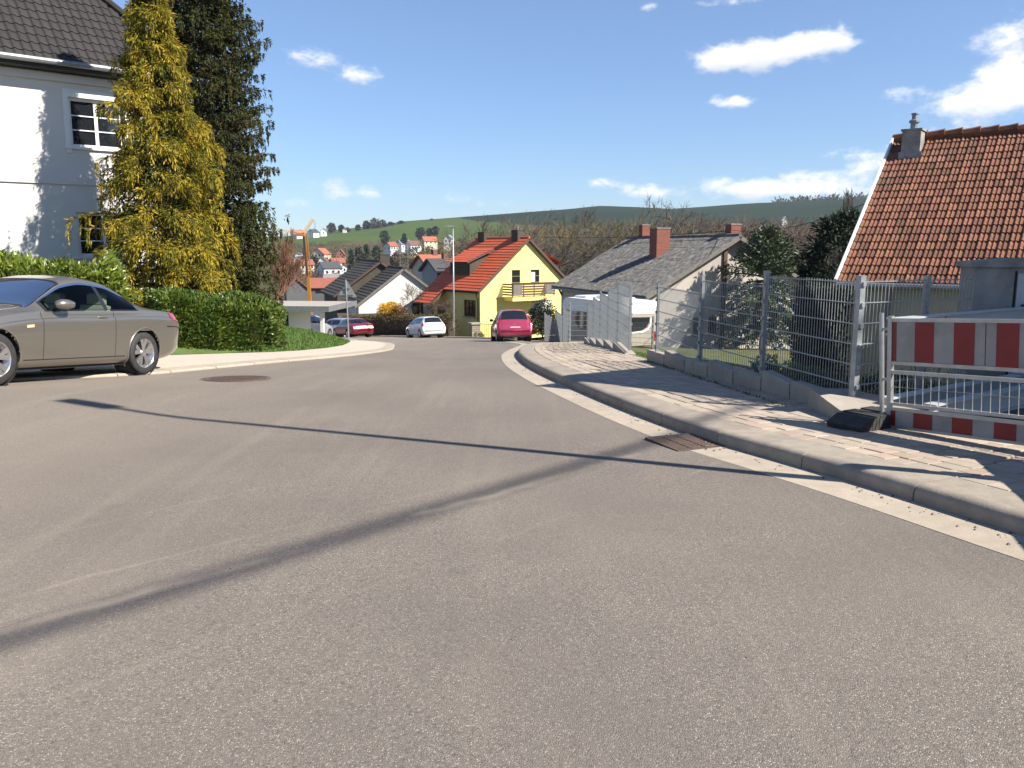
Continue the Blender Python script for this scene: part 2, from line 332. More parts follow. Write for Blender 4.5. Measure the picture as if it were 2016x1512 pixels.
mp = an('ShaderNodeMapping'); mp.inputs['Rotation'].default_value = (0,0,math.radians(38)); mp.inputs['Scale'].default_value = (2.6,.16,1); aL.new(aT.outputs['Object'], mp.inputs[0])
c = amix(arange(anoise(.9, 7, .6, mp.outputs[0]), .52, .80, 0, .3), c, (.29,.25,.20))
mp2 = an('ShaderNodeMapping'); mp2.inputs['Rotation'].default_value = (0,0,math.radians(62)); mp2.inputs['Scale'].default_value = (3.5,.12,1); aL.new(aT.outputs['Object'], mp2.inputs[0])
c = amix(arange(anoise(1.0, 6, .6, mp2.outputs[0]), .58, .80, 0, .28), c, (.29,.25,.20))
# dust blown towards the left-hand pavement and curving tyre tracks
sxy = aN.new('ShaderNodeSeparateXYZ'); aL.new(aT.outputs['Object'], sxy.inputs[0])
c = amix(arange(sxy.outputs[0], .5, -6., 0, .26), c, (.32,.268,.21))
def am2(op, a, b=0.):
    n = aN.new('ShaderNodeMath'); n.operation = op
    for i, q in enumerate((a, b)):
        if isinstance(q, (int, float)): n.inputs[i].default_value = q
        else: aL.new(q, n.inputs[i])
    return n.outputs[0]
for (sl_, icp, wd, am_) in ((.93,1.42,.09,.8),(.98,2.15,.045,.22),(.9,.35,.05,.2),(.88,2.9,.03,.14)):
    wob = am2('MULTIPLY', am2('SUBTRACT', anoise(.8, 3), .5), .35)
    dline = am2('ABSOLUTE', am2('ADD', am2('SUBTRACT', sxy.outputs[0], am2('SUBTRACT', am2('MULTIPLY', sxy.outputs[1], sl_), 5.1+icp-1.42)), wob))
    tr = am2('MULTIPLY', arange(dline, wd, 0., 0., am_), arange(anoise(.7, 4), .45, .62))
    c = amix(tr, c, (.43,.36,.275))
aL.new(c, aP.inputs['Base Color']); aP.inputs['Roughness'].default_value = .82; aP.inputs['Specular IOR Level'].default_value = .2
bp = aN.new('ShaderNodeBump'); bp.inputs['Strength'].default_value = .55; bp.inputs['Distance'].default_value = .006
aL.new(am2('ADD', am2('MULTIPLY', v1.outputs['Distance'], -1.), am2('MULTIPLY', anoise(30, 4), .8)), bp.inputs['Height']); aL.new(bp.outputs[0], aP.inputs['Normal'])
M['asphalt'] = am
strip('road', lambda y: -24. if y < 30 else -46., lambda y: kx(y)+.06 if y > 1.3 else 7, fr(-14, 77.5, .5), 60, base, M['asphalt'])
M['grass'] = mat('grass', (.075,.13,.022), (.045,.085,.015), 2.5, .9, bump=.8, bscale=14, dist=.05, c3=(.12,.125,.04), s3=.7)
M['dry_grass'] = mat('dry_grass', (.10,.115,.03), (.065,.08,.022), 2.5, .9, bump=.8, bscale=14, dist=.05, c3=(.19,.145,.07), s3=.45)
strip('lawn', lambda y: -34. if y < 44 else -60, lambda y: lerp_tab(LIN, y)+.02, fr(13.5, 54, .5), 40, lawn_z, M['grass'])
strip('garden_ground', lambda y: lerp_tab(SIN, y)+.05, lambda y: 46., fr(7.2, 60, .6), 40, gard_z, M['dry_grass'])
strip('building_plot', lambda y: lerp_tab(SIN, y)-.05, lambda y: 30., fr(-6, 7.2, .6), 20, lambda x, y: base(x, y)+.085, M['sand'])
lp = strip('left_pavement', lambda y: lerp_tab(LIN, y), lambda y: lerp_tab(LOY, y)-.32, fr(6, 56, .4), 14, lambda x, y: base(x, y)+.045, M['lpave'])
# flush edging slabs of the left pavement
LS = [0.]
for a, b in zip(LOUT, LOUT[1:]): LS.append(LS[-1]+(b-a).length)
def lfr(s):
    i = max(0, min(len(LOUT)-2, int(np.searchsorted(LS, s))-1)); t = (s-LS[i])/(LS[i+1]-LS[i])
    T = (LOUT[min(i+2,len(LOUT)-1)]-LOUT[max(i-1,0)]).normalized(); return LOUT[i].lerp(LOUT[i+1], t), T, Vector((T.y,-T.x,0))
s = 4.0
while s < 48:
    mb = MB(); V = []
    for k in range(5):
        p, T, Nn = lfr(s + .985*k/4)
        for (o, h) in ((.0,-.05),(.0,.022),(-.02,.036),(-.335,.048),(-.335,-.05)):
            q = p + Nn*o; V.append((q.x, q.y, base(p.x, p.y)+h))
    F = [(k*5+j, k*5+j+1, (k+1)*5+j+1, (k+1)*5+j) for k in range(4) for j in range(4)] + [(4,3,2,1,0), (20,21,22,23,24)]
    mb.add(V, F).build('edging_slab', M['gutter'], lp); s += 1.0
# terrain: valley and the hill beyond
SKY = [(0,482),(400,474),(560,468),(620,460),(700,451),(800,438),(900,431),(1000,424),(1100,417),(1180,410),(1260,412),(1320,415),(1500,404),(1560,401),(1640,398),(1700,395),(2016,390),(2600,380)]
ELT = []
for (px, py) in SKY:
    r = ray(px, py); ELT.append((math.atan2(r[0], r[1]), math.atan2(r[2], math.hypot(r[0], r[1]))))
VT = [(60,-5.0),(75,-6.2),(100,-10.5),(150,-15),(230,-17.5),(300,-16.5),(420,-12.5),(550,-5),(700,6)]
def terr(x, y):
    r = math.hypot(x, y); a = math.atan2(x, y)
    nz = base(x, y) - .42 - (.9 if x > 3 and y > 0 else 0)
    if y < 60 and r < 75: return nz if y > -25 else -.42
    if r < 700: z = lerp_tab(VT, r)
    else:
        zc = CAMH + 1300*math.tan(lerp_tab(ELT, a)); 
        z = 6 + (zc-6)*math.sin(math.pi/2*(r-700)/600) if r < 1300 else zc - (r-1300)*.03
    z += 1.2*mnoise.noise(Vector((x*.012, y*.012, 0)))*clamp((r-80)/80)*(1 if r < 1150 else 0)
    f = clamp((abs(a)-1.15)/.3); z = z*(1-f) + (-.6)*f
    if y < 75 and r >= 60: w = clamp((y-60)/15) if y > 0 else 0; z = z*w + min(nz, -.5)*(1-w)
    return z
azs = sorted(set([round(math.radians(d), 5) for d in list(np.arange(-180, -46, 4)) + list(np.arange(-46, 46, .3)) + list(np.arange(46, 181, 4))]))
rs = [0.5, 4, 8, 14, 20, 28, 36, 44, 52, 60, 66, 72, 80] + [80*1.032**k for k in range(1, 66)] + [640*1.015**k for k in range(0, 50)] + [1350*1.06**k for k in range(1, 11)] + [2600]
V = []; F = []; MI = []
for r in rs:
    for a in azs: x, y = r*math.sin(a), r*math.cos(a); V.append((x, y, terr(x, y)))
n = len(azs)
for i in range(len(rs)-1):
    for k in range(n-1):
        F.append((i*n+k, i*n+k+1, (i+1)*n+k+1, (i+1)*n+k))
        r = rs[i]; a = azs[k]
        if r < 640: MI.append(0)
        else:
            P = proj_px(V[i*n+k]); m_ = 0
            if P:
                yb = lerp_tab([(880,415),(905,432),(960,438),(1050,445),(1290,450),(2016,455)], P[0])  # lower edge of the cloud shadow painted on the hill
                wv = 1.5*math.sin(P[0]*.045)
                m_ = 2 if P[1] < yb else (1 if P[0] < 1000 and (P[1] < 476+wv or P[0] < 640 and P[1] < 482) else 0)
            MI.append(m_)
M['scrub'] = mat('scrub', (.075,.066,.030), (.05,.052,.022), .05, .95, c3=(.11,.085,.05), s3=.012, spec=0)
M['field'] = mat('field', (.064,.098,.030), (.052,.083,.026), .006, .95, c3=(.075,.11,.03), s3=.004, spec=0)
M['cloud_shaded_field'] = mat('cloud_shaded_field', (.022,.036,.024), (.017,.029,.020), .006, .95, spec=0)  # green field with a cloud's shadow put into its colour
te = struct(npmesh('terrain', np.array(V), np.array(F), [M['scrub'], M['field'], M['cloud_shaded_field']], smooth=True)); te.data.polygons.foreach_set('material_index', MI)
# ---- right kerb, gutter and paved walk
road_walk = strip('sidewalk', lambda y: kx(y)+.2, lambda y: lerp_tab(SIN, y)+.12, fr(2.2, 76, .4), 8, lambda x, y: base(x, y)+khgt(y)-.022, M['joint'])
PROF = [(0,-.06),(0,.0),(.002,.062),(.004,.075),(.012,.094),(.028,.110),(.05,.119),(.075,.1235),(.09,.124),(.365,.124),(.38,.1238),(.385,.12),(.385,-.03)]
s = ks_at_y(2.4); s_end = ks_at_y(38)
while s < s_end:
    V = []; m_ = len(PROF)
    for k in range(5):
        p, T, Nn = kfr(s+.99*k/4); hk = khgt(p.y)/.12
        for (o, h) in PROF: q = p+Nn*o; V.append((q.x, q.y, base(p.x, p.y) + (h*hk if h > 0 else h)))
    F = [(k*m_+j, (k+1)*m_+j, (k+1)*m_+j+1, k*m_+j+1) for k in range(4) for j in range(m_-1)] + [tuple(range(5*m_, 6*m_)), tuple(range(7*m_-1, 6*m_-1, -1))]; V = V+V[:m_]+V[4*m_:5*m_]
    MB().add(V, F).build('kerb_stone', M['kerb'], road_walk, smooth=True)
    V = []
    for k in range(5):
        p, T, Nn = kfr(s+.994*k/4)
        for (o, h) in ((-.36,-.05),(-.36,.006),(-.002,.010),(-.002,-.05)): q = p+Nn*o; V.append((q.x, q.y, base(p.x, p.y)+h))
    F = [(k*4+j, (k+1)*4+j, (k+1)*4+j+1, k*4+j+1) for k in range(4) for j in range(3)] + [(0,1,2,3), (19,18,17,16)]
    MB().add(V, F).build('gutter_slab', M['gutter'], road_walk)
    s += 1.0
# far part of the kerb in one run
V = []; ss = fr(s, KS[-1]-.5, .8)
for q_ in ss:
    p, T, Nn = kfr(q_)
    for (o, h) in ((-.3,.004),(0,.006),(0,.09),(.14,.10),(.14,-.02)): q = p+Nn*o; V.append((q.x, q.y, base(p.x, p.y)+h))
MB().add(V, [(k*5+j, (k+1)*5+j, (k+1)*5+j+1, k*5+j+1) for k in range(len(ss)-1) for j in range(4)]).build('far_kerb', M['gutter'], road_walk)
# pavers
PL = []; rw = .158
for j in range(0, 34):
    o = .395 + j*rw; s = ks_at_y(2.6) + random.random()*.1
    while s < ks_at_y(33):
        ln = random.choice((.158,.21,.21,.265)); p, T, Nn = kfr(s+ln/2); q = p + Nn*(o+rw/2)
        if q.x + .06 < lerp_tab(SIN, q.y) and not (4.6 < q.x): PL.append((q.x, q.y, T.x, T.y, ln))
        s += ln
def paver_mb(ln): return MB().bbox(-ln/2+.0025, ln/2-.0025, -rw/2+.0025, rw/2-.0025, -.03, .026, .004)
PM = {}
for ln in (.158,.21,.265):
    for q_ in ('paver','paver_red'):
        t = paver_mb(ln).build('paver', M[q_]); PM[(ln, q_)] = t.data; bpy.data.objects.remove(t)
def psc(p):
    q = proj_px((p[0], p[1], base(p[0], p[1])+.1))
    return -1 if q is None or not (-20 < q[0] < 2030 and q[1] < 1520) else 1/q[2]
PL.sort(key=psc, reverse=True); rest = MB()
for i, (x, y, tx, ty, ln) in enumerate(PL):
    sl_ = (base(x, y+.05)-base(x, y-.05))/.1; X = Vector((tx, ty, sl_*ty)).normalized(); Z = Vector((0,-sl_,1)).normalized(); Y = Z.cross(X)
    jz = random.uniform(-.0035,.0035); P0 = Vector((x, y, base(x, y)+khgt(y)-.022+jz))
    mtx = Matrix(((X.x,Y.x,Z.x,P0.x),(X.y,Y.y,Z.y,P0.y),(X.z,Y.z,Z.z,P0.z),(0,0,0,1)))
    if i < 300:
        o = link('paver', PM[(ln, 'paver_red' if random.random() < .18 else 'paver')], road_walk); o.matrix_local = mtx
    else: rest.join(paver_mb(ln).xf(mtx))
rest.build('paving', M['paver_row'], road_walk)['kind'] = 'stuff'
# ---- manhole cover and gully grate
def disc_cover(x, y, R):
    e = empty('manhole_cover', (x, y, base(x, y)+.004)); tag(e, 'round cast iron manhole cover set in the asphalt beside the silver convertible', 'manhole')
    e.rotation_euler.x = math.atan((base(x, y+.3)-base(x, y-.3))/.6)
    MB().lathe([(R-.02,-.05),(R-.02,.004),(R,.005),(R,-.05)], 40, cap=False).build('outer_ring', M['rust_iron'], e)
    MB().lathe([(R*.82,-.05),(R*.82,.006),(R*.93,.006),(R*.93,-.05)], 40, cap=False).build('ring', M['rust_iron'], e)
    MB().lathe([(R*.80,-.02),(R*.80,.003)], 40).build('lid', M['rust_iron'], e)
    mb = MB()
    for ring in range(1, 5):
        rr = R*.16*ring
        for k in range(6*ring): a = 2*math.pi*k/(6*ring)+ring*.2; cx, cy = rr*math.cos(a), rr*math.sin(a); mb.box(cx-.035, cx+.035, cy-.02, cy+.02, .003, .010)
    mb.build('stud', M['rust_iron'], e)
    MB().lathe([(R*.93,-.02),(R*.93,.002),(R-.02,.002),(R-.02,-.02)], 40, cap=False).build('concrete_infill', M['old_concrete'], e)
disc_cover(-4.07, 12.05, .50)
sg = ks_at_y(7.05); p, T, Nn = kfr(sg); c0 = p - Nn*.24
e = empty('gully_grate', (c0.x, c0.y, base(c0.x, c0.y)+.012), math.atan2(T.y, T.x)); tag(e, 'rusty rectangular gully grate in the gutter by the right kerb', 'drain grate')
MB().box(-.27,.27,-.235,-.205,-.05,.006).box(-.27,.27,.205,.235,-.05,.006).box(-.27,-.24,-.205,.205,-.05,.006).box(.24,.27,-.205,.205,-.05,.006).build('frame', M['rust_iron'], e)
MB().box(-.24,.24,-.205,.205,-.09,-.04).build('pit', M['dark_in'], e)
for k in range(9): MB().box(-.235+.054*k-.005+.012, -.235+.054*k+.025+.012, -.203, .203, -.035, .004).build('bar', M['rust_iron'], e)
for yy in (-.07,.07): MB().box(-.238,.238,yy-.012,yy+.012,-.034,.007).build('cross_bar', M['rust_iron'], e)
# ================================================================ buildings
def R2(th): return (math.cos(th), math.sin(th)), (-math.sin(th), math.cos(th))
def window(par, face, a0, a1, z0, z1, frame, cols=2, rows=1, fw=.06, depth=.10, pane='pane', name='window'):
    """window in a recess; face 'gable' lies on local y=0 (looking -y), 'side' on local x=0 (looking -x)"""
    def Q(mb): return mb if face == 'gable' else mb.xf(Matrix(((0,1,0,0),(1,0,0,0),(0,0,1,0),(0,0,0,1))))
    d0, d1 = depth-.05, depth
    f = MB(); f.box(a0, a1, d0, d1, z0, z0+fw).box(a0, a1, d0, d1, z1-fw, z1).box(a0, a0+fw, d0, d1, z0+fw, z1-fw).box(a1-fw, a1, d0, d1, z0+fw, z1-fw)
    w = Q(f).build(name, M[frame], par); iw = (a1-a0-2*fw)
    for k in range(1, cols): x = a0+fw+iw*k/cols; Q(MB().box(x-fw*.55, x+fw*.55, d0-.004, d1-.003, z0+fw, z1-fw)).build('mullion', M[frame], w)
    for r in range(1, rows):
        z = z0+fw+(z1-z0-2*fw)*r/rows
        for k in range(cols):
            xa = a0+fw+iw*k/cols+(fw*.55 if k else 0); xb = a0+fw+iw*(k+1)/cols-(fw*.55 if k < cols-1 else 0)
            Q(MB().box(xa, xb, d0+.006, d1-.01, z-.014, z+.014)).build('glazing_bar', M[frame], w)
    Q(MB().box(a0+fw*.5, a1-fw*.5, d1-.012, d1+.004, z0+fw*.5, z1-fw*.5)).build('pane', M[pane], w)
    return w
def recess(mb, face, a0, a1, z0, z1, depth=.12):
    if face == 'gable': mb.box(a0, a1, -.2, depth, z0, z1)
    else: mb.box(-.2, depth, a0, a1, z0, z1)
def step_roof(mb, p0, a, b, la, lb, rows, th=.05, over=.03, ripple=None):
    """rows of overlapping slabs: p0 eave corner, a along the eave, b up the slope (unit vectors)"""
    p0 = Vector(p0); a = Vector(a); b = Vector(b); n = a.cross(b).normalized(); e = lb/rows
    nc = 1 if not ripple else max(1, int(round(la/ripple)))
    for r in range(rows):
        lo = p0+b*(e*r); hi = p0+b*(e*(r+1)+over)
        if not ripple: mb.add([lo+n*th, lo+a*la+n*th, hi+a*la+n*.012, hi+n*.012, lo, lo+a*la], [(0,1,2,3),(4,5,1,0)])
        else:
            for k in range(nc):
                w = la/nc; q = [a*(w*(k+f)) for f in (0,.18,.5,.82,1)]; hz = (.0,.034,.05,.034,.0)
                vs = [lo+q[i]+n*(th+hz[i]) for i in range(5)]+[hi+q[i]+n*(.012+hz[i]) for i in range(5)]+[lo+q[0], lo+q[4]]
                mb.add(vs, [(i,i+1,i+6,i+5) for i in range(4)]+[(10,11,4,3,2,1,0)])
    return mb
def tile_prof(w, kind):
    if kind == 'double': xs = (0,.08,.16,.30,.44,.52,.60,.80,1.03); zs = (.030,.036,.022,.004,.012,.026,.014,.002,.016)
    else: xs = (0,.10,.24,.38,.55,.75,.90,1.03); zs = (.012,.034,.042,.030,.010,.0,.004,.014)
    return [(x*w, z) for x, z in zip(xs, zs)]
def tile_mesh_mb(w, e, kind):
    P = tile_prof(w, kind); n = len(P); L_ = e+.05
    vs = [(x,0,z+.032) for x,z in P]+[(x,L_,z+.004) for x,z in P]+[(x,.0,z+.010) for x,z in P]
    return MB().add(vs, [(i,i+1,n+i+1,n+i) for i in range(n-1)]+[(2*n+i,2*n+i+1,i+1,i) for i in range(n-1)])
def tiled_roof(par, O, th, p0, a, b, cols, rows, w, e, kind, mo, mr, keep=lambda c, r: True):
    p0 = Vector(p0); a = Vector(a); b = Vector(b); n = a.cross(b).normalized(); (cx, sx_), _ = R2(th)
    t = tile_mesh_mb(w, e, kind).build('tile', M[mo]); md = t.data; bpy.data.objects.remove(t)
    L_ = []
    for r in range(rows):
        for c_ in range(cols):
            if not keep(c_, r): continue
            q = p0+a*(c_*w)+b*(r*e); wp = (O[0]+q.x*cx-q.y*sx_, O[1]+q.x*sx_+q.y*cx, q.z); P = proj_px(wp)
            vis = P and -10 < P[0] < 2026 and -10 < P[1] < 1512
            L_.append(((-1/P[2]) if vis else 0, c_, r, q))
    L_.sort(key=lambda t: t[0]); rest = MB(); src = tile_mesh_mb(w, e, kind)
    for i, (sc, c_, r, q) in enumerate(L_):
        jit = n*random.uniform(0,.004)
        mtx = Matrix(((a.x,b.x,n.x,q.x+jit.x),(a.y,b.y,n.y,q.y+jit.y),(a.z,b.z,n.z,q.z+jit.z),(0,0,0,1)))
        if i < 300 and sc < 0: o = link('tile', md, par); o.matrix_local = mtx
        else:
            R = mtx; vs = [tuple(R @ Vector(p)) for p in src.v]; rest.add(vs, src.f)
    rest.build('tiling', M[mr], par)['kind'] = 'stuff'
def gable_house(name, label, O, th, Wd, L_, z0, ze, za, wall, wins=(), ap=None, roofmat='red_tile', rows=14, ov=.35, gov=.3, trim='brown_wood', ripple=None, over2=None):
    """gable on local y=0, ridge along +y; ze eave height, za ridge height of the wall"""
    e = empty(name, (O[0], O[1], 0), th); tag(e, label, 'house'); ap = Wd/2 if ap is None else ap
    w = MB().prism([(0,z0),(Wd,z0),(Wd,ze),(ap,za),(0,ze)], 0, L_).build('wall', M[wall], e)
    if wins:
        c_ = MB()
        for q in wins: recess(c_, q[0], q[1], q[2], q[3], q[4])
        cut(w, c_)
    th_ = .16
    for side in (0, 1):
        x_e, x_a = (0, ap) if side == 0 else (Wd, ap)
        d = Vector((x_a-x_e, 0, za-ze)); dl = d.length; d.normalize(); eave = Vector((x_e, 0, ze))-d*ov
        up = Vector((-d.z, 0, d.x)) if side == 0 else Vector((d.z, 0, -d.x))
        if up.z < 0: up = -up
        lb = dl+ov; p0 = eave+up*th_
        mb = MB()
        A = eave+up*.012; B = eave+d*lb+up*.012
        mb.add([A+Vector((0,-gov,0)), B+Vector((0,-gov,0)), B+Vector((0,L_+gov,0)), A+Vector((0,L_+gov,0)),
                A+up*(th_-.02)+Vector((0,-gov,0)), B+up*(th_-.02)+Vector((0,-gov,0)), B+up*(th_-.02)+Vector((0,L_+gov,0)), A+up*(th_-.02)+Vector((0,L_+gov,0))],
               [(0,1,2,3),(7,6,5,4),(0,4,5,1),(2,6,7,3),(1,5,6,2),(3,7,4,0)])
        mb.build('roof_boarding', M[trim], e)
        r = MB()
        if side == 0: step_roof(r, p0+Vector((0,L_+gov,0)), (0,-1,0), d, L_+2*gov, lb, rows, ripple=ripple, th=.05 if not ripple else .022)
        else: step_roof(r, p0+Vector((0,-gov,0)), (0,1,0), d, L_+2*gov, lb, rows, ripple=ripple)
        r.build('roof', M[roofmat], e)
        # verge board along the near gable
        a_, b_ = eave+up*(.09), eave+d*(lb-.02)+up*(.09)
        MB().beam(a_+Vector((0,-gov-.012,0)), b_+Vector((0,-gov-.012,0)), .02, .2, up=up).build('verge_board', M[trim], e)
        MB().tube([eave+Vector((-.05 if side == 0 else .05,-gov,.02)), eave+Vector((-.05 if side == 0 else .05,L_+gov,.02))], .06, 6).build('gutter', M['black_wood' if trim == 'brown_wood' else 'zinc'], e)
    MB().tube([(ap,-gov,za+.21),(ap,L_+gov,za+.21)], .10, 8).build('ridge_tiles', M[roofmat], e)
    return e, w
def chimney(par, x, y, z0, z1, s, m, cowl=None, s2=None):
    s2 = s2 or s; c_ = MB().box(x-s/2, x+s/2, y-s2/2, y+s2/2, z0, z1).build('chimney', M[m], par)
    MB().box(x-s/2-.03, x+s/2+.03, y-s2/2-.03, y+s2/2+.03, z1, z1+.05).build('cap', M['old_concrete' if m != 'slate_row' else m], c_)
    if cowl: MB().lathe([(.09,z1+.05),(.09,z1+.22),(.13,z1+.22),(.13,z1+.27),(.07,z1+.30),(.07,z1+.42),(.09,z1+.42),(.09,z1+.45)], 12).xf(Matrix.Translation((x,y,0))).build('cowl', M['zinc'], c_)
    return c_
# brick with mortar courses
def brickmat(name, c1, c2, mortar, bw, bh):
    m = bpy.data.materials.new(name); m.use_nodes = True; N = m.node_tree.nodes; L = m.node_tree.links
    t = N.new('ShaderNodeTexCoord'); mp_ = N.new('ShaderNodeMapping'); mp_.inputs['Rotation'].default_value = (math.pi/2,0,0); L.new(t.outputs['Object'], mp_.inputs[0])
    b = N.new('ShaderNodeTexBrick'); b.inputs['Color1'].default_value = c1+(1,); b.inputs['Color2'].default_value = c2+(1,); b.inputs['Mortar'].default_value = mortar+(1,)
    b.inputs['Scale'].default_value = 1; b.inputs['Brick Width'].default_value = bw; b.inputs['Row Height'].default_value = bh; b.inputs['Mortar Size'].default_value = .008
    ad = N.new('ShaderNodeVectorMath'); s_ = N.new('ShaderNodeSeparateXYZ'); L.new(t.outputs['Object'], s_.inputs[0]); cb = N.new('ShaderNodeCombineXYZ')
    sm = N.new('ShaderNodeMath'); L.new(s_.outputs[0], sm.inputs[0]); L.new(s_.outputs[1], sm.inputs[1]); L.new(sm.outputs[0], cb.inputs[0]); L.new(s_.outputs[2], cb.inputs[1])
    L.new(cb.outputs[0], b.inputs['Vector']); L.new(b.outputs[0], N['Principled BSDF'].inputs['Base Color']); N['Principled BSDF'].inputs['Roughness'].default_value = .9
    bp_ = N.new('ShaderNodeBump'); bp_.inputs['Distance'].default_value = .01; L.new(b.outputs['Fac'], bp_.inputs['Height']); bp_.invert = True; L.new(bp_.outputs[0], N['Principled BSDF'].inputs['Normal']); return m
M['brickwork'] = brickmat('brickwork', (.25,.065,.038), (.19,.052,.032), (.22,.15,.11), .25, .075)
M['stonework'] = brickmat('stonework', (.30,.25,.19), (.22,.185,.14), (.14,.12,.10), .32, .16)
# ---- white villa on the left
O = (-11.23, 22.7); TH = math.radians(41.7)
e = empty('white_villa', (O[0], O[1], 0), TH); tag(e, 'white rendered two-storey villa with dark tiled hip roof behind the conifers', 'house')
w = MB().box(-15, 2.6, 0, 9, -1.2, 6.02).build('wall', M['white_plaster'], e)
WL = [(-.42,.92,4.20,5.45), (-.44,.92,1.35,2.51), (-3.9,-2.56,4.20,5.45), (-3.9,-2.56,1.35,2.51)]
c_ = MB()
for q in WL: c_.box(q[0], q[1], -.2, .16, q[2], q[3])
cut(w, c_)
for (a0, a1, z0, z1) in WL:
    ww = window(e, 'gable', a0, a1, z0, z1, 'white_trim', 2, 3, .075, .14)
    if z0 > 3: MB().box(a0-.13, a0-.002, -.03, .0, z0-.17, z1+.2).box(a1+.002, a1+.13, -.03, .0, z0-.17, z1+.2).box(a0-.002, a1+.002, -.03, .0, z1+.002, z1+.2).build('surround', M['white_trim'], ww)
    MB().box(a0-.16, a1+.16, -.07, .02, z0-.06, z0-.003).build('sill', M['white_trim'], ww)
MB().box(-15.02, 2.62, -.045, 0, 3.22, 3.42).build('string_course', M['white_plaster'], e)
MB().box(-15.02, 2.62, -.10, .0, 5.80, 5.98).build('cornice', M['white_plaster'], e)
MB().box(-15.4, 3.05, -.46, 9.4, 6.02, 6.12).build('soffit', M['black_wood'], e)
MB().tube([(-15.4,-.56,6.17),(3.1,-.56,6.17)], .075, 8).build('gutter', M['zinc'], e)
pt = math.radians(47); bv = Vector((0, math.cos(pt), math.sin(pt))); rows_ = 15; ee = .34; tw = .215
EX0, EX1 = -15.4, 3.12; kk = .93
tiled_roof(e, O, TH, (EX0,-.5,6.14), (1,0,0), bv, int((EX1-EX0)/tw), rows_, tw, ee, 'single', 'dark_tile', 'dark_tile_row',
           keep=lambda c, r: EX0+c*tw+tw < EX1-.05-(r+.5)*ee*math.cos(pt)*kk and c*tw > 8.5)
hy = rows_*ee*math.cos(pt); hz = rows_*ee*math.sin(pt)
MB().add([(EX0,-.49,6.13),(EX1,-.49,6.13),(EX1-hy*kk,-.49+hy,6.13+hz),(EX0,-.49+hy,6.13+hz),(EX1,9.4,6.13),(EX0,9.4,6.13),(EX1-hy*kk,9.4-hy,6.13+hz)],
         [(0,1,2,3),(1,4,6,2)]).build('roof_slope', M['dark_tile_row'], e)
MB().tube([(EX1,-.5,6.2),(EX1-hy*kk,-.5+hy,6.22+hz)], .10, 8).build('hip_tiles', M['dark_tile'], e)
# ---- yellow house
Y0 = at(945, 572, 64)
WN = [('gable',3.1,3.95,-1.98,-.09),('gable',5.05,5.95,-1.15,-.09),('gable',5.15,7.3,-3.85,-2.6),('side',.6,2.2,-3.7,-2.4)]
e, w = gable_house('yellow_house', 'bright yellow gabled house with red tiled roof and wooden balcony', (Y0.x, Y0.y), math.radians(38), 9.3, 6.7, -5.6, -1.58, 2.22, 'yellow_plaster', WN, rows=19, roofmat='red_tile')
window(e, *WN[0], 'black_wood', 1, 1, .08, .11, name='balcony_door'); w2 = window(e, *WN[1], 'black_wood', 1, 1, .08, .11)
M['curtain'] = mat('curtain', (.62,.62,.60), rough=.8); MB().box(5.14,5.55,.085,.094,-1.07,-.3).build('curtain', M['curtain'], w2)
w3 = window(e, *WN[2], 'black_wood', 2, 1, .07, .12); MB().box(5.2,7.25,.02,.05,-3.5,-2.66).build('roller_shutter', M['curtain'], w3)
for k in range(12): MB().box(5.2,7.25,.016,.0195,-3.5+k*.07,-3.5+k*.07+.055).build('shutter_slat', M['curtain'], w3)
window(e, *WN[3], 'black_wood', 3, 1, .07, .11)
MB().box(-.06,.02,.5,2.3,-3.78,-3.71).build('window_sill', M['old_concrete'], e)
bal = MB().box(2.25,6.55,-1.2,-.002,-2.48,-2.2).build('balcony', M['yellow_plaster'], e)
for k in range(5):
    z = -2.05+k*.2
    MB().box(2.22,6.58,-1.24,-1.21,z,z+.14).build('slat', M['brown_wood'], bal)
    MB().box(2.19,2.215,-1.2,-.02,z,z+.12).build('slat', M['brown_wood'], bal); MB().box(6.585,6.61,-1.2,-.02,z,z+.12).build('slat', M['brown_wood'], bal)
for x in (2.26,3.35,4.42,5.5,6.5): MB().box(x-.03,x+.03,-1.205,-1.15,-2.2,-1.12).build('baluster_post', M['brown_wood'], bal)
MB().box(2.17,6.63,-1.27,-1.14,-1.12,-1.07).build('handrail', M['brown_wood'], bal)
MB().box(2.3,3.15,-1.262,-1.242,-2.02,-1.2).build('weathered_panel', M['grey_wood'], bal)
MB().box(5.6,6.3,-1.262,-1.242,-2.02,-1.25).build('weathered_panel', M['grey_wood'], bal)
chimney(e, 4.55, 1.1, 1.6, 3.0, .62, 'slate_row', True, .8); chimney(e, 4.55, 5.7, 1.6, 2.9, .62, 'slate_row', None, .9)
d = Vector((4.65,0,3.8)).normalized(); zr = lambda x: -1.58+x*3.8/4.65+.2
dm = MB().prism([(.95,zr(.95)-.1),(3.1,zr(3.1)-.05),(.95,.42)], 2.7, 5.5).build('dormer', M['slate_row'], e)
MB().box(.90,.945,2.85,5.35,-.35,.30).build('dormer_window', M['pane'], dm)
sd_ = Vector((2.6,0,1.02)).normalized(); rr = MB(); step_roof(rr, (.55,5.75,.50), (0,-1,0), sd_, 3.3, 2.9, 7); rr.build('dormer_roof', M['red_tile'], dm)
MB().beam((.55,2.44,.48),(3.2,2.44,1.52),.03,.16).build('dormer_verge', M['brown_wood'], dm)
pr = MB(); step_roof(pr, Vector((0,6.7,-1.58))-d*2.1+Vector((-.1,.3,.14)), (0,-1,0), d, 2.5, 1.8, 5); pr.build('porch_roof', M['red_tile'], e)
MB().beam(Vector((0,4.5,-1.6))-d*2.1, Vector((0,4.5,-1.6)), .04, .22).build('porch_verge', M['brown_wood'], e)
MB().box(-1.4,-1.25,4.65,4.8,-5.6,-2.85).build('porch_post', M['brown_wood'], e)
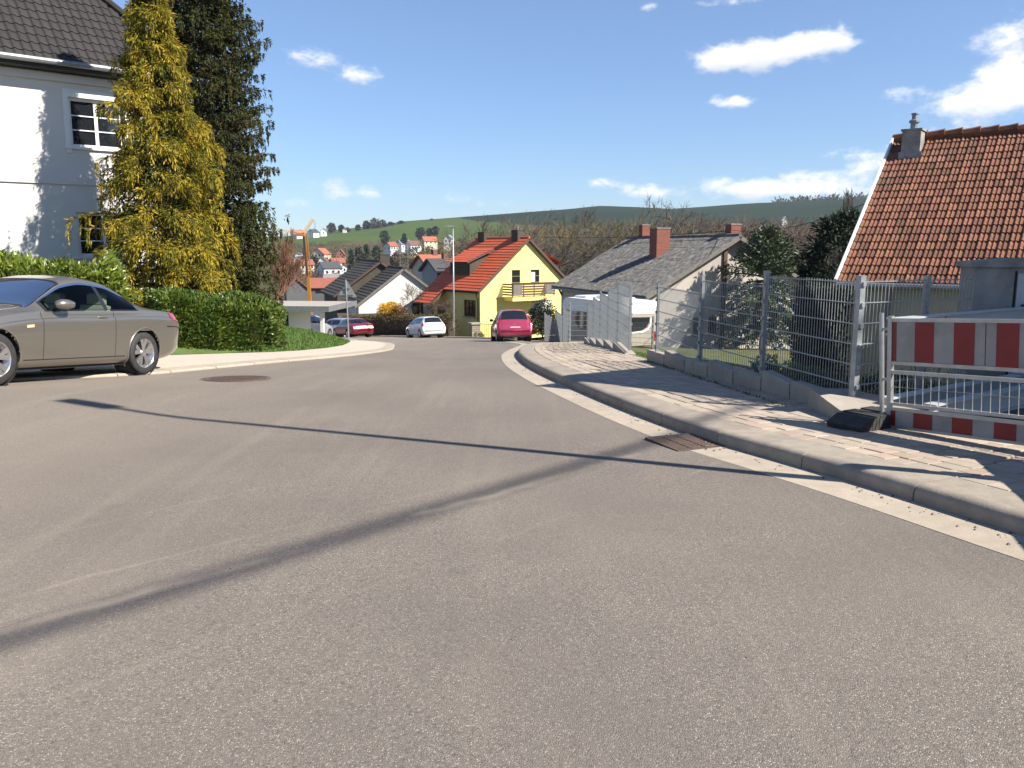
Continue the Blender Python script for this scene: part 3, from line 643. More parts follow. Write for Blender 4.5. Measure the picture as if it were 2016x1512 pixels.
MB().box(-1.4,-1.25,6.4,6.55,-5.6,-2.85).build('porch_post', M['brown_wood'], e)
MB().box(-.9,-.02,4.4,6.6,-5.6,-4.9).build('porch_step', M['old_concrete'], e)
MB().box(-.06,-.005,4.9,5.95,-4.85,-2.8).build('front_door', M['black_wood'], e)
sj = MB()
for k in range(14):
    z = -5.1+k*.5; x0 = 0 if z < -1.58 else (z+1.58)*4.65/3.8; sj.box(x0+.03,9.27-x0,-.004,-.0005,z,z+.014)
M['yellow_joint'] = mat('yellow_joint', (.62,.51,.17), rough=.9); sj.build('cladding_joint', M['yellow_joint'], e)['kind'] = 'stuff'
MB().tube([(-.32,.05,-1.75),(-.3,.1,-2.0),(-.07,.22,-2.3),(-.07,.22,-5.4)], .045, 6).build('downpipe', M['brown_wood'], e)
MB().box(8.9,10.1,2.5,5.0,-.6,.35).build('rear_dormer', M['black_wood'], e)
rr = MB(); step_roof(rr, (10.5,2.2,.28), (0,1,0), Vector((-2.2,0,.9)).normalized(), 3.2, 2.3, 5); rr.build('rear_dormer_roof', M['red_tile'], e)
# ---- grey-roofed house
G0 = at(1268, 577, 40)
WN = [('gable',2.45,2.95,-2.7,-1.8),('gable',3.3,3.78,-2.6,-1.8)]
e, w = gable_house('grey_roofed_house', 'low plastered house with mossy grey corrugated roof and tall brick chimney', (G0.x+.3, G0.y+.1), math.radians(19), 9.3, 11.2, -4.2, -.62, 2.0, 'grey_plaster', WN, rows=5, roofmat='fibre_cement', trim='grey_wood', ov=.45, gov=.45, ripple=.177)
for q in WN:
    w_ = window(e, *q, 'black_wood', 1, 1, .05, .10); MB().box(q[1]-.05, q[2]+.05, -.06, .01, q[3]-.07, q[3]-.004).build('sill', M['old_concrete'], w_)
    for k in range(4): MB().box(q[1]+.1+k*.1-.008, q[1]+.1+k*.1+.008, .01, .026, q[3], q[4]).build('bar', M['black_plastic'], w_)
MB().box(4.0,4.2,-.10,-.002,-4.2,1.62).build('pilaster', M['brown_wood'], e)
ch = chimney(e, 3.0, 4.6, .3, 2.62, .80, 'brickwork')
MB().beam((3.05,5.05,1.42),(3.75,5.05,1.82),.5,.03).build('flashing', M['zinc'], e)
MB().beam((1.0,4.9,.13),(2.5,4.9,.98),.42,.03).build('repair_strip', M['black_wood'], e)
chimney(e, 4.9, 10.0, 1.2, 2.95, .5, 'brickwork'); chimney(e, 5.1, .9, 1.6, 2.75, .55, 'brickwork')
MB().tube([(-.35,10.9,-.7),(.9,11.6,-2.6)], .06, 6).build('stay', M['black_wood'], e)
# ---- house with old clay tiles on the right
O = at(1650, 552, 19); O = (O.x, O.y); TH = math.radians(-37)
e = empty('clay_roofed_house', (O[0], O[1], 0), TH); tag(e, 'cream house with old weathered orange clay pantile roof on the right', 'house')
pt = math.atan2(3.55, 4.4); bv = Vector((0, math.cos(pt), math.sin(pt))); rows_ = 20; ee = 5.66/20; tw = .2; RW = 9.4
w = MB(); w.add([(0,0),(0,8.8)] and [(.15,.35,-3),(RW,.35,-3),(RW,8.45,-3),(.15,8.45,-3),(.15,.35,.95),(RW,.35,.95),(RW,8.45,.95),(.15,8.45,.95),(.15,4.4,4.2),(RW,4.4,4.2)],
    [(3,2,1,0),(0,1,5,4),(2,3,7,6),(4,5,9,8),(6,7,8,9),(0,4,8,7,3),(1,2,6,9,5)]); w.build('wall', M['cream_plaster'], e)
tiled_roof(e, O, TH, (0,0,.80), (1,0,0), bv, int(RW/tw), rows_, tw, ee, 'double', 'clay', 'clay_row')
MB().add([(.02,.01,.785),(RW,.01,.785),(RW,4.4,4.33),(.02,4.4,4.33),(RW,8.8,.785),(.02,8.8,.785)], [(0,1,2,3),(3,2,4,5),(0,3,5)]).build('roof_deck', M['black_wood'], e)
MB().beam((-.04,-.03,.80),(-.04,4.42,4.40),.05,.20,up=(0,-.6,.8)).build('white_verge_board', M['white_trim'], e)
for k in range(24): MB().tube([(k*.4-.05,4.4,4.40),(k*.4+.2,4.4,4.415),(k*.4+.38,4.4,4.43)], [.12,.13,.145], 8).build('ridge_tile', M['clay'], e)
chimney(e, .52, 3.98, 3.5, 4.50, .44, 'old_concrete', True, .46); MB().box(.25,.79,3.71,3.745,3.78,3.98).build('chimney_flashing', M['zinc'], e)
MB().tube([(0,-.10,.74),(RW,-.10,.74)], .07, 8).build('gutter', M['zinc'], e); MB().tube([(1.05,.28,.7),(1.05,.28,-3)], .05, 6).build('downpipe', M['zinc'], e)
# ---- neighbouring house just outside the picture on the right (its eaves shade the pavement)
th = math.atan2(.65,.76); e = empty('neighbour_house', (5.82, 8.6, 0), th); tag(e, 'plain rendered house with shallow hip roof beside the paved walk', 'house')
MB().box(.5,4.6,-7.6,-.5,-.6,4.7).build('wall', M['cream_plaster'], e)
MB().add([(0,0,5.0),(5.1,0,5.0),(5.1,-8.1,5.0),(0,-8.1,5.0),(2.5,-2.4,6.6),(2.5,-5.6,6.6),(0,0,4.85),(5.1,0,4.85),(5.1,-8.1,4.85),(0,-8.1,4.85)],
         [(1,0,4),(3,2,5),(2,1,4,5),(0,3,5,4),(6,7,8,9),(0,1,7,6),(1,2,8,7),(2,3,9,8),(3,0,6,9)]).build('roof', M['clay_row'], e)
# ---- white gabled house and its neighbour at the bend
A0 = at(706, 605, 70)
WN = [('gable',4.55,5.6,-4.35,-3.05)]
e, w = gable_house('white_gabled_house', 'white rendered gabled house with dark brown tiled roof behind the brown hedge', (A0.x, A0.y), math.radians(20), 7.8, 9, -8.5, A0.z+.15, -.25, 'white_plaster', WN, rows=15, roofmat='slate_row', trim='grey_wood', gov=.25)
window(e, *WN[0], 'black_wood', 1, 1, .1, .11)
lt = MB(); step_roof(lt, (-1.8,-1.8,-4.75), (1,0,0), Vector((0,2.1,1.0)).normalized(), 4.6, 2.2, 6); lt.build('lean_to_roof', M['slate_row'], e)
MB().box(-1.6,2.6,-1.6,-.02,-8.5,-4.7).build('lean_to', M['white_plaster'], e)
for (x, h) in ((3.9,2.2),(4.6,2.3)):
    a_ = MB().tube([(x,1.2,-.1),(x,1.2,-.1+h)], .02, 5).build('aerial', M['pole'], e)
    for k in range(3): MB().tube([(x-.5+.1*k,1.2,h-.6-.25*k),(x+.5-.1*k,1.2,h-.6-.25*k)], .012, 4).build('aerial_rod', M['pole'], a_)
e, w = gable_house('dark_roofed_house', 'house with near-black tiled roof left of the white gable', (-15.9, 75.6), math.radians(20), 8, 9, -9, -2.6, .25, 'slate_row', [('gable',3.2,4.2,-4.6,-3.4)], rows=14, roofmat='slate_row')
chimney(e, 4.6, 1.0, -.4, 1.0, .9, 'slate_row', None, .6)
MB().box(.9,3.0,-.03,-.003,-7.2,-4.9).build('porch_shade_panel', M['dark_in'], e)  # flat near-black panel painted as the porch's shaded inside
MB().tube([(5.0,-.35,-2.6),(5.3,-.3,-3.2),(4.6,-.08,-4.2),(4.6,-.08,-6)], .05, 6).build('downpipe', M['pole'], e)
# ---- flat-roofed carport on the bank
e = empty('carport', (-12.6, 47.5, 0), math.radians(-6)); tag(e, 'flat-roofed white carport with grey roof edge above the lawn', 'carport')
MB().box(-5.5,3.0,-2.6,2.6,-1.78,-1.55).build('roof', M['concrete'], e)
MB().box(-5.55,3.05,-2.64,-2.605,-1.80,-1.50).box(3.005,3.05,-2.6,2.6,-1.80,-1.50).build('fascia', M['zinc'], e)
MB().box(.5,1.7,-1.9,-1.75,-4.3,-1.785).build('wall_panel', M['white_plaster'], e)
MB().box(-1.6,-.9,-1.9,-1.75,-4.3,-1.785).build('wall_panel', M['white_plaster'], e)
MB().box(-5.5,-2.9,-1.9,-1.75,-4.3,-1.785).build('wall_panel', M['grey_plaster'], e)
for x in (2.55,): MB().box(x-.09,x+.09,-2.4,-2.22,-4.6,-1.785).build('post', M['white_plaster'], e)
MB().box(-5.5,-.5,2.3,2.5,-4.6,-1.785).build('back_wall', M['grey_plaster'], e)
MB().tube([(-5.2,-2.9,-1.9),(-2.0,-2.9,-2.6),(1.2,-2.9,-3.35)], .035, 6).build('handrail', M['pole'], e)
for x, z in ((-2.0,-2.6),(1.1,-3.3)): MB().tube([(x,-2.9,z),(x,-2.9,z-1.3)], .03, 6).build('handrail_post', M['pole'], e)
# ================================================================ fences
def mesh_panel(par, A, B, z0, z1, sp=.05, rv=.0027, hs=.2):
    A = Vector((A[0],A[1],0)); B = Vector((B[0],B[1],0)); d = (B-A); L_ = d.length; d.normalize(); n = Vector((-d.y,d.x,0))
    mb = MB(); k = int(L_/sp)
    for i in range(k+1):
        p = A+d*(L_*i/k); a = d*rv; b = n*rv
        mb.add([p-a-b+Vector((0,0,z0)), p+a-b+Vector((0,0,z0)), p+a+b+Vector((0,0,z0)), p-a+b+Vector((0,0,z0)),
                p-a-b+Vector((0,0,z1)), p+a-b+Vector((0,0,z1)), p+a+b+Vector((0,0,z1)), p-a+b+Vector((0,0,z1))], [(0,1,5,4),(1,2,6,5),(2,3,7,6),(3,0,4,7)])
    mb.build('vertical_rods', M['galv'], par)
    nh = int(round((z1-z0)/hs))
    for i in range(nh+1):
        z = z0+.02+(z1-z0-.04)*i/nh; h = MB()
        for s_ in (-1,1): h.beam(A+n*s_*.008+Vector((0,0,z)), B+n*s_*.008+Vector((0,0,z)), .008, .009)
        h.build('horizontal_rods', M['galv'], par)
def fence_post(par, x, y, z0, z1, rz, w=.06, t=.045):
    c, s_ = math.cos(rz), math.sin(rz); R = Matrix(((c,-s_,0,x),(s_,c,0,y),(0,0,1,0),(0,0,0,1)))
    p = MB().box(-w/2,w/2,-t/2,t/2,z0,z1).xf(R).build('post', M['galv'], par)
    MB().box(-w/2-.003,w/2+.003,-t/2-.003,t/2+.003,z1,z1+.012).xf(R).build('post_cap', M['galv'], p)
    k = MB(); z = z0+.1
    while z < z1: k.box(-.02,.02,-t/2-.02,-t/2-.001,z,z+.04); z += .2
    k.xf(R).build('clip', M['galv'], p)['kind'] = 'stuff'
def ze(px, py, Y): return at(px, py, Y).z
# front garden fence beside the walk
e = empty('garden_mesh_fence', (0,0,0)); tag(e, 'galvanised double-rod mesh fence around the garden corner of the clay-roofed house', 'fence')
FP = [(2.43,13.8),(2.65,11.6),(2.99,9.8),(3.35,8.0),(4.20,8.43),(4.90,8.79)]
FT = [ze(1297,560,13.8), ze(1380,545,11.6), ze(1508,535,9.8), ze(1694,545,8.0), ze(1820,545,8.43), ze(1820,545,8.43)]
PT = [ze(1305,563,13.7), ze(1392,551,11.5), ze(1520,542,9.7), ze(1690,551,8.0), ze(1690,551,8.0)]
for i, (x, y) in enumerate(FP[:-1]):
    a, b = FP[max(i-1,0) if i == 4 else i], FP[i+1 if i < 4 else i]; rz = math.atan2(b[1]-a[1], b[0]-a[0])
    fence_post(e, x, y, base(x, y)+.05, FT[i], rz, .07 if i == 3 else .06, .06 if i == 3 else .045)
for i in range(5):
    a, b = Vector(FP[i]), Vector(FP[i+1]); d = (b-a).normalized()
    zb = base(*((a+b)/2))+.30
    if i == 2: zb = ze(1685,802,8.0)
    if i > 2: zb = ze(1690,802,8.0)
    mesh_panel(e, a+d*.045, b-d*.045, zb, PT[i])
# edging blocks under it
for i in range(7):
    t0, t1 = i/7, (i+1)/7; p = [Vector((2.40,14.2)), Vector((2.62,11.6)), Vector((2.95,9.8)), Vector((3.22,8.25))]
    def pl(t):
        q = t*3; k = min(2, int(q)); return p[k].lerp(p[k+1], q-k)
    A, B = pl(t0), pl(t1-.006); d = (B-A).normalized(); n = Vector((d.y,-d.x)); za, zb = base(A.x,A.y)+.12, base(B.x,B.y)+.12; h0 = .17; h1 = .20+.05*(i % 2)
    V = []
    for (P, z, h) in ((A,za,h1),(B,zb,h0)):
        for (o, zz) in ((.07,-.1),(.07,h-.012),(.058,h),(-.058,h),(-.07,h-.012),(-.07,-.1)): q = P+n*o; V.append((q.x,q.y,z+zz))
    b_ = MB().add(V, [(j,j+1,j+7,j+6) for j in range(5)]+[(5,4,3,2,1,0),(6,7,8,9,10,11)]).build('edging_block', M['concrete'])
    tag(b_, ['low concrete edging block at the far end of the garden fence','second concrete edging block from the far end of the garden fence','third concrete edging block from the far end of the garden fence','middle concrete edging block under the garden fence','third concrete edging block from the fence corner slab','second concrete edging block from the fence corner slab','concrete edging block next to the fence corner slab'][i], 'edging block', 'edging blocks under the garden fence')
b_ = MB().add([(3.02,8.3,.16),(3.02,8.3,-.2),(2.98,7.35,-.2),(2.98,7.35,.10),(3.35,7.05,.08),(3.35,7.05,-.2),(3.95,7.6,.10),(3.95,7.6,-.2),(3.42,8.35,.14),(3.42,8.35,-.2)],
    [(0,3,4,6,8),(0,1,2,3),(3,2,5,4),(4,5,7,6),(6,7,9,8),(8,9,1,0)]).build('corner_slab', M['concrete']); tag(b_, 'pale concrete slab at the corner of the garden fence', 'slab')
# stepped fence along the walk
e = empty('stepped_mesh_fence', (0,0,0)); tag(e, 'tall galvanised mesh fence stepping down the walk on a low concrete wall', 'fence')
pts = [(2.36+.018*i, 16.5+2.05*i) for i in range(6)]; tz = [ze(1240,562,16.5), ze(1222,554,18.5), ze(1205,567,20.6), ze(1192,574,22.7), ze(1181,584,24.8), ze(1176,594,26.9)]
for i, (x, y) in enumerate(pts):
    fence_post(e, x, y, base(x, y)+.2, tz[i], math.pi/2)
    if i < 5:
        mesh_panel(e, (x, y+.03), (pts[i+1][0], pts[i+1][1]-.03), tz[i+1]-1.30, tz[i+1]-.02)
        zs_, zt_ = base(x, y)-.3, base(x, y)+.12
        MB().bbox(x-.11,x+.11,y-.12,pts[i+1][1]-.13,zs_-.3,zt_+.03,.012).build('plinth_wall', M['concrete'], e)
# fence beside the caravan drive
e = empty('drive_mesh_fence', (0,0,0)); tag(e, 'low galvanised mesh fence and gate in front of the parked caravan', 'fence')
pts = [(1.6,40.3),(1.95,36.2),(2.08,33.5),(2.17,31.0),(3.3,31.1),(5.15,30.2)]; tz = [-1.55,-1.12,-.80,-.45,-.52,-.92]
for i, (x, y) in enumerate(pts):
    fence_post(e, x, y, base(x, y)-.4, tz[i]+.03, math.atan2(1,-.1) if i < 3 else .1, .07, .06)
    if i < 5: q = pts[i+1]; mesh_panel(e, (x, y), q, min(tz[i],tz[i+1])-1.35, min(tz[i],tz[i+1]))
MB().bbox(2.1,3.2,30.95,31.15,-2.6,-1.9,.02).build('plinth_wall', M['concrete'], e)
# ---- barrier
L0 = Vector((3.30,7.12)); dv = Vector((.51,-.86)).normalized(); al = math.atan2(dv.y, dv.x); tilt = .065
def barrier(name, label, org, z, ang):
    e = empty(name, (org[0], org[1], z)); e.rotation_euler = (0, -math.atan(tilt), ang); tag(e, label, 'barrier')
    MB().box(0,.04,-.02,.02,.0,.975).build('frame_post', M['alu'], e); MB().box(1.96,2.0,-.02,.02,.0,.975).build('frame_post', M['alu'], e)
    for (z0, z1) in ((.925,.955),(.555,.585),(.475,.505),(.20,.225),(.155,.18),(.0,.022)): MB().box(.041,1.959,-.018,.018,z0,z1).build('rail', M['alu'], e)
    for (z0, z1) in ((.586,.924),(.023,.154)):
        bd = MB().box(.042,1.958,-.009,.009,z0,z1).build('board', M['sign_white'], e)
        x = -.09
        while x < 1.95:
            MB().box(max(x,.043),min(x+.17,1.957),-.0115,.0115,z0+.001,z1-.001).build('red_stripe', M['sign_red'], bd); x += .34
    MB().box(.845,.848,-.0125,.0125,.59,.92).build('board_seam', M['rubber'], e)
    mb = MB()
    for k in range(1, 27): mb.tube([(.04+k*.071,0,.2),(.04+k*.071,0,.5)], .0035, 5)
    mb.build('vertical_rods', M['alu'], e); MB().tube([(.04,.004,.36),(1.96,.004,.36)], .0035, 5).build('horizontal_rod', M['alu'], e)
    for x in (.0,): MB().tube([(-.075,.03,-.02),(-.095,.03,1.0)], .021, 10).build('standing_tube', M['alu'], e)
    MB().tube([(-.09,.03,.86),(.02,.0,.86)], .012, 6).tube([(-.085,.03,.42),(.02,.0,.42)], .012, 6).build('bracket', M['alu'], e)
    return e
zl = ze(1750,842,7.12)
barrier('site_barrier', 'red and white striped construction barrier standing on the paved walk', L0, zl+.005, al)
barrier('site_barrier', 'second striped construction barrier continuing the first towards the viewpoint', (4.36,5.36), base(4.4,5.3)+.1, math.radians(-104))
e = empty('barrier_foot', (3.22, 7.22, base(3.2,7.2)+.125), al+math.pi/2); tag(e, 'black recycled rubber foot holding the end of the striped barrier', 'barrier foot')
e.rotation_euler.x = 0
pr = [(-.40,0),(.40,0),(.42,.05),(.28,.115),(-.28,.115),(-.42,.05)]
MB().prism(pr, -.17, .17).build('block', M['rubber'], e); MB().box(-.20,-.04,-.172,.172,.116,.126).box(.04,.20,-.172,.172,.116,.126).build('rib', M['rubber'], e)
# ---- steel shoring frame behind the barrier
e = empty('steel_frame', (3.50,7.62,0), math.atan2(1.3,1.9)); tag(e, 'pale painted steel shoring frame of long beams behind the barrier', 'steel frame')
def ibeam(y, z, h, nm, x1=3.6):
    MB().box(0,x1,y-.06,y+.06,z+h-.014,z+h).box(0,x1,y-.06,y+.06,z,z+.014).box(0,x1,y-.008,y+.008,z+.014,z+h-.014).build(nm, M['steel_paint'], e)
ibeam(0,.76,.16,'top_beam'); ibeam(0,.03,.15,'bottom_beam'); ibeam(-.42,-.02,.20,'inner_beam',3.4)
MB().box(.9,3.6,-.03,-.012,.62,.90).build('side_plate', M['steel_paint'], e)
for x in (2.6,): MB().box(x-.06,x+.06,-.07,.07,.19,.755).build('upright', M['steel_paint'], e)
# ---- concrete meter cabinet
c0 = at(1912, 600, 9.7); e = empty('concrete_cabinet', (c0.x, c0.y, 0), math.radians(-12)); tag(e, 'weathered grey concrete cabinet with steel door beside the clay-roofed house', 'cabinet')
MB().box(0,1.5,0,.5,-.6,1.34).build('body', M['old_concrete'], e)
MB().prism([(-.04,1.342),(1.54,1.342),(1.54,1.40),(1.1,1.44),(.4,1.44),(-.04,1.40)], -.05, .55).build('roof_cap', M['old_concrete'], e)
dr = MB().box(.46,1.3,-.025,-.003,-.3,1.27).build('door', M['steel_paint'], e); MB().box(.435,.452,-.012,-.002,-.3,1.3).build('door_gap', M['dark_in'], e)
MB().box(.52,.545,-.05,-.026,.8,.92).build('latch', M['black_plastic'], dr)
# ---- street lamps
def lamp(name, label, x, y, z0, h, hl, rz, r0=.07):
    e = empty(name, (x, y, z0), rz); tag(e, label, 'street lamp', 'street lamps')
    MB().tube([(0,0,-.3),(0,0,h*.35),(0,0,h)], [r0,r0*.85,r0*.6], 10).build('pole', M['pole'], e, smooth=True)
    hd = MB().prism([(-hl,.0),(.10,-.02),(.12,.05),(0,.10),(-hl*.6,.09),(-hl,.04)], -.13, .13).xf(Matrix.Translation((0,0,h))).build('lamp_head', M['pole'], e)
    MB().box(-hl*.9,-.1,-.11,.11,h-.022,h-.012).build('diffuser', M['sign_white'], hd)
    MB().box(-.06,.06,-r0-.006,-r0+.004,.6,1.0).build('service_door', M['pole'], e)
lamp('street_lamp', 'tall galvanised street lamp on the far pavement behind the white hatchback', -4.0, 57.0, base(-4,57)+.08, 7.45, .55, 0)
lamp('street_lamp', 'near street lamp beside the paved walk, its long shadow crossing the road', 4.17, 4.83, base(4,4.8)+.1, 8.0, .72, math.radians(-25))
# ---- give-way sign seen from behind
sp = at(687, 668, 40.5); e = empty('road_sign', (sp.x, sp.y, lawn_z(sp.x, sp.y)-.1)); tag(e, 'back of a triangular road sign on a thin grey post at the lawn edge', 'road sign')
MB().tube([(0,0,-.3),(-.07,0,3.05)], .035, 8).build('post', M['pole'], e)
MB().add([(-.5,.05,2.2),(.44,.05,2.2),(-.03,.05,3.0),(-.5,.065,2.2),(.44,.065,2.2),(-.03,.065,3.0)], [(0,1,2),(5,4,3),(0,3,4,1),(1,4,5,2),(2,5,3,0)]).build('sign_plate', M['galv'], e)
MB().box(-.36,.30,-.01,.03,2.30,2.34).box(-.2,.14,-.01,.03,2.62,2.66).build('clamp', M['galv'], e)
MB().box(-.25,.35,-.2,.2,-.3,.12).build('foot_block', M['old_concrete'], e)
# ---- crane
M['crane'] = mat('crane', (.42,.18,.022), (.36,.15,.02), 2, .45); M['crane_pale'] = mat('crane_pale', (.68,.50,.30), (.62,.45,.26), 2, .5)
ct = at(599, 458, 130); e = empty('crane', (ct.x, ct.y, 0)); tag(e, 'orange self-erecting construction crane with folded jib in the valley', 'crane')
zt = ct.z; zb = terr(ct.x, ct.y)-1; zm = at(604, 545, 130).z
MB().beam((.62,0,zb),(.36,0,zm),.48,.48,up=(0,1,0)).build('lower_mast', M['crane'], e)
MB().beam((.22,0,zm),(-.12,0,zt),.30,.4,up=(0,1,0)).build('mast_cladding', M['black_wood'], e)
la = MB(); lb_ = []
for k in range(15):
    z0, z1 = zm+(zt-zm)*k/15, zm+(zt-zm)*(k+1)/15; x0, x1 = .62-.34*k/15, .62-.34*(k+1)/15
    la.beam((x0-.2,0,z0),(x1+.12,0,z1),.06,.06,up=(0,1,0))
la.beam((.42,0,zm),(.1,0,zt-.2),.12,.12,up=(0,1,0)).beam((.78,0,zm),(.42,0,zt-.2),.12,.12,up=(0,1,0)); la.build('lattice', M['crane'], e)
jl = at(548, 452, 130); ju = at(617, 430, 130); ox = ct.x
MB().beam((-.2,0,zt+.1),(jl.x-ox,0,jl.z),.18,.16).beam((-.2,0,zt-.35),(jl.x-ox+.6,0,jl.z-.25),.12,.12).build('jib', M['crane_pale'], e)
mb = MB()
for k in range(9): f = k/9; xa = -.2+(jl.x-ox+.2)*f; mb.beam((xa,0,zt+.1+(jl.z-zt)*f),(xa-.22,0,zt-.3+(jl.z-zt)*f),.06,.06,up=(0,1,0))
mb.build('jib_lacing', M['crane_pale'], e)
MB().beam((-.15,0,zt-.1),(ju.x-ox,0,ju.z),.3,.42).build('folded_jib', M['crane_pale'], e)
MB().box(-1.2,.1,-.5,.5,zt-.55,zt-.1).build('winch', M['crane'], e); MB().tube([(ju.x-ox+.2,0,ju.z-.4),(ju.x-ox+.2,0,ju.z-2.2)], .03, 4).build('hook_rope', M['black_wood'], e)
# ---- overhead cables
def cable(name, label, a, b, sag, r=.014):
    a = Vector(a); b = Vector(b); P = [a.lerp(b, t/24)-Vector((0,0,sag*4*(t/24)*(1-t/24))) for t in range(25)]
    o = MB().tube(P, r, 6).build(name, M['black_wood']); tag(o, label, 'cable'); return o
cable('overhead_cable', 'thin black cable from the clay-roofed house to the grey-roofed house', at(1700,402,23.5), at(1437,452,42), .35, .012)
cable('overhead_cable', 'thin black cable from the grey-roofed house to the yellow house ridge', at(1437,454,42), at(1052,466,66), .2, .018)
kL = 13.6/math.tan(SUN_EL); CX0, CY0, CX1, CY1 = -10.1+.907*kL, -5.8-.422*kL, 6.0+.907*kL, 12.1-.422*kL
for (x, y, lab) in ((CX0,CY0,'wooden utility pole behind the viewpoint'),(CX1,CY1,'wooden utility pole behind the neighbouring house')):
    o = MB().tube([(x,y,-1),(x,y,14.2)], [.16,.10], 10).build('utility_pole', M['grey_wood']); tag(o, lab, 'utility pole')
cable('overhead_cable', 'thick bundled overhead cable crossing above the road', (CX0,CY0,13.9), (CX1,CY1,13.9), .3, .050)
# ---- caravan
M['caravan_white'] = mat('caravan_white', (.78,.77,.75), (.74,.73,.71), 2, .35); M['caravan_beige'] = mat('caravan_beige', (.36,.325,.27), (.33,.30,.25), 2, .4)
M['caravan_brown'] = mat('caravan_brown', (.16,.115,.085), rough=.4)
e = empty('caravan', (4.15,33.2,-2.72), math.radians(25)); tag(e, 'white and beige touring caravan parked behind the mesh fence', 'caravan')
def rprof(y0, y1, z0, z1, r0, r1, n=6):
    P = []
    for (cy, cz, r, a0) in ((y0+r0,z0+.06,.06,180),(y1-.06,z0+.06,.06,270),(y1-r1,z1-r1,r1,0),(y0+r0,z1-r0,r0,90)):
        if a0 == 180: cy = y0+.06
        for k in range(n+1): a = math.radians(a0+90*k/n); P.append((cy+r*math.cos(a), cz+r*math.sin(a)))
    return P
sw = Matrix(((0,1,0,0),(1,0,0,0),(0,0,1,0),(0,0,0,1)))
MB().prism(rprof(0,4.4,.32,2.12,.35,.8), 0, 2.1).xf(sw).build('body', M['caravan_beige'], e, smooth=False)
MB().prism(rprof(-.02,4.42,1.62,2.16,.28,.45), -.02, 2.12).xf(sw).build('roof', M['caravan_white'], e)
for (y0, y1) in ((.7,1.4),(2.3,2.75)): MB().bbox(.7,1.4,y0,y1,2.165,2.29,.05).build('roof_vent', M['caravan_white'], e)
MB().bbox(.3,1.8,2.9,3.9,2.165,2.25,.04).build('roof_hatch', M['caravan_white'], e)
wv = [(.35,1.52),(1.62,1.52),(1.60,1.3),(1.5,1.12),(1.3,1.0),(.9,.95),(.35,.95)]
MB().prism(wv, -.03, -.002).build('rear_window', M['pane'], e)
MB().prism([(.25,.86),(1.3,.88),(1.6,1.0),(1.72,1.2),(1.72,1.5),(1.66,1.5),(1.64,1.22),(1.54,1.06),(1.3,.96),(.25,.93)], -.02, -.001).build('window_trim', M['caravan_white'], e)
for (y0, y1, z0, z1) in ((.4,1.5,1.02,1.55),):
    MB().box(-.025,-.002,y0,y1,z0,z1).build('side_window', M['pane'], e)
rw_ = [(2.6+.62*math.cos(a*math.pi/10), 1.25+.36*math.sin(a*math.pi/10)) for a in range(20)]
MB().prism(rw_, -.03, -.002).xf(sw).build('side_window', M['pane'], e)
MB().prism([(2.6+.72*math.cos(a*math.pi/10), 1.25+.45*math.sin(a*math.pi/10)) for a in range(20)], -.014, -.001).xf(sw).build('window_trim', M['caravan_brown'], e)
MB().prism([(0,.95),(1.4,.72),(2.2,.62),(2.2,.74),(1.4,.84),(0,1.05)], -.006, -.001).xf(sw).build('side_stripe', M['caravan_brown'], e)
M['tail_red'] = mat('tail_red', (.42,.012,.015), (.34,.01,.012), 5, .15, coat=.5)
for x in (.12,1.86): MB().bbox(x,x+.14,-.03,-.001,.55,.92,.01).build('tail_light', M['tail_red'], e)
for x in (.0,1.92): MB().lathe([(.3,0),(.32,.02),(.32,.16),(.3,.18)], 20, axis='y').xf(Matrix.Translation((x,2.0,.31)) @ Matrix.Rotation(math.pi/2,4,'Z')).build('wheel', M['tyre'], e)
# ---- stone gate pillar in front of the yellow house
pz = at(935, 655, 59); e = empty('gate_pillar', (pz.x, pz.y, base(pz.x, pz.y)-.2), .4); tag(e, 'short rough stone gate pillar in front of the yellow house', 'pillar')
MB().bbox(-.32,.32,-.3,.3,0,1.15,.03).build('shaft', M['stonework'], e); MB().bbox(-.40,.40,-.38,.38,1.152,1.26,.02).build('cap', M['old_concrete'], e)
e = empty('garden_railing', (pz.x+.5, pz.y+.3, base(pz.x, pz.y)-.1), .55); tag(e, 'short dark iron railing between the stone pillar and the pink hatchback', 'railing')
for k in range(9): MB().box(k*.18,k*.18+.025,0,.025,0,.95).build('bar', M['black_plastic'], e)
MB().box(0,1.5,-.002,.027,.96,1.0).build('rail', M['black_plastic'], e)
# ================================================================ cars
def paint(name, c, rough=.28, metal=.0, coat=.8, flake=None):
    return mat(name, c, flake, 300, rough, metal=metal, coat=coat)
M['paint_silver'] = paint('paint_silver', (.26,.238,.20), .33, .75, .8)
M['paint_pink'] = paint('paint_pink', (.33,.032,.080), .32, .35, .8)
M['paint_white'] = paint('paint_white', (.64,.65,.67), .35, 0, .6)
M['paint_red'] = paint('paint_red', (.20,.008,.016), .3, .3, .9)
M['paint_silver2'] = paint('paint_silver2', (.50,.52,.54), .35, .6, .6)
M['car_glass'] = mat('car_glass', (.010,.012,.014), rough=.03, spec=.9)
M['clear_glass'] = glassmat('clear_glass', (.42,.50,.46))
M['plate_white'] = mat('plate_white', (.72,.72,.72), rough=.4); M['plate_blue'] = mat('plate_blue', (.02,.06,.35), rough=.4)
M['lamp_red'] = mat('lamp_red', (.50,.010,.018), (.36,.006,.012), 14, .12, coat=.8); M['lamp_amber'] = mat('lamp_amber', (.60,.42,.24), rough=.15, coat=.5); M['lamp_clear'] = mat('lamp_clear', (.6,.6,.62), rough=.1, coat=.8)
M['leather'] = mat('leather', (.62,.60,.50), rough=.6)
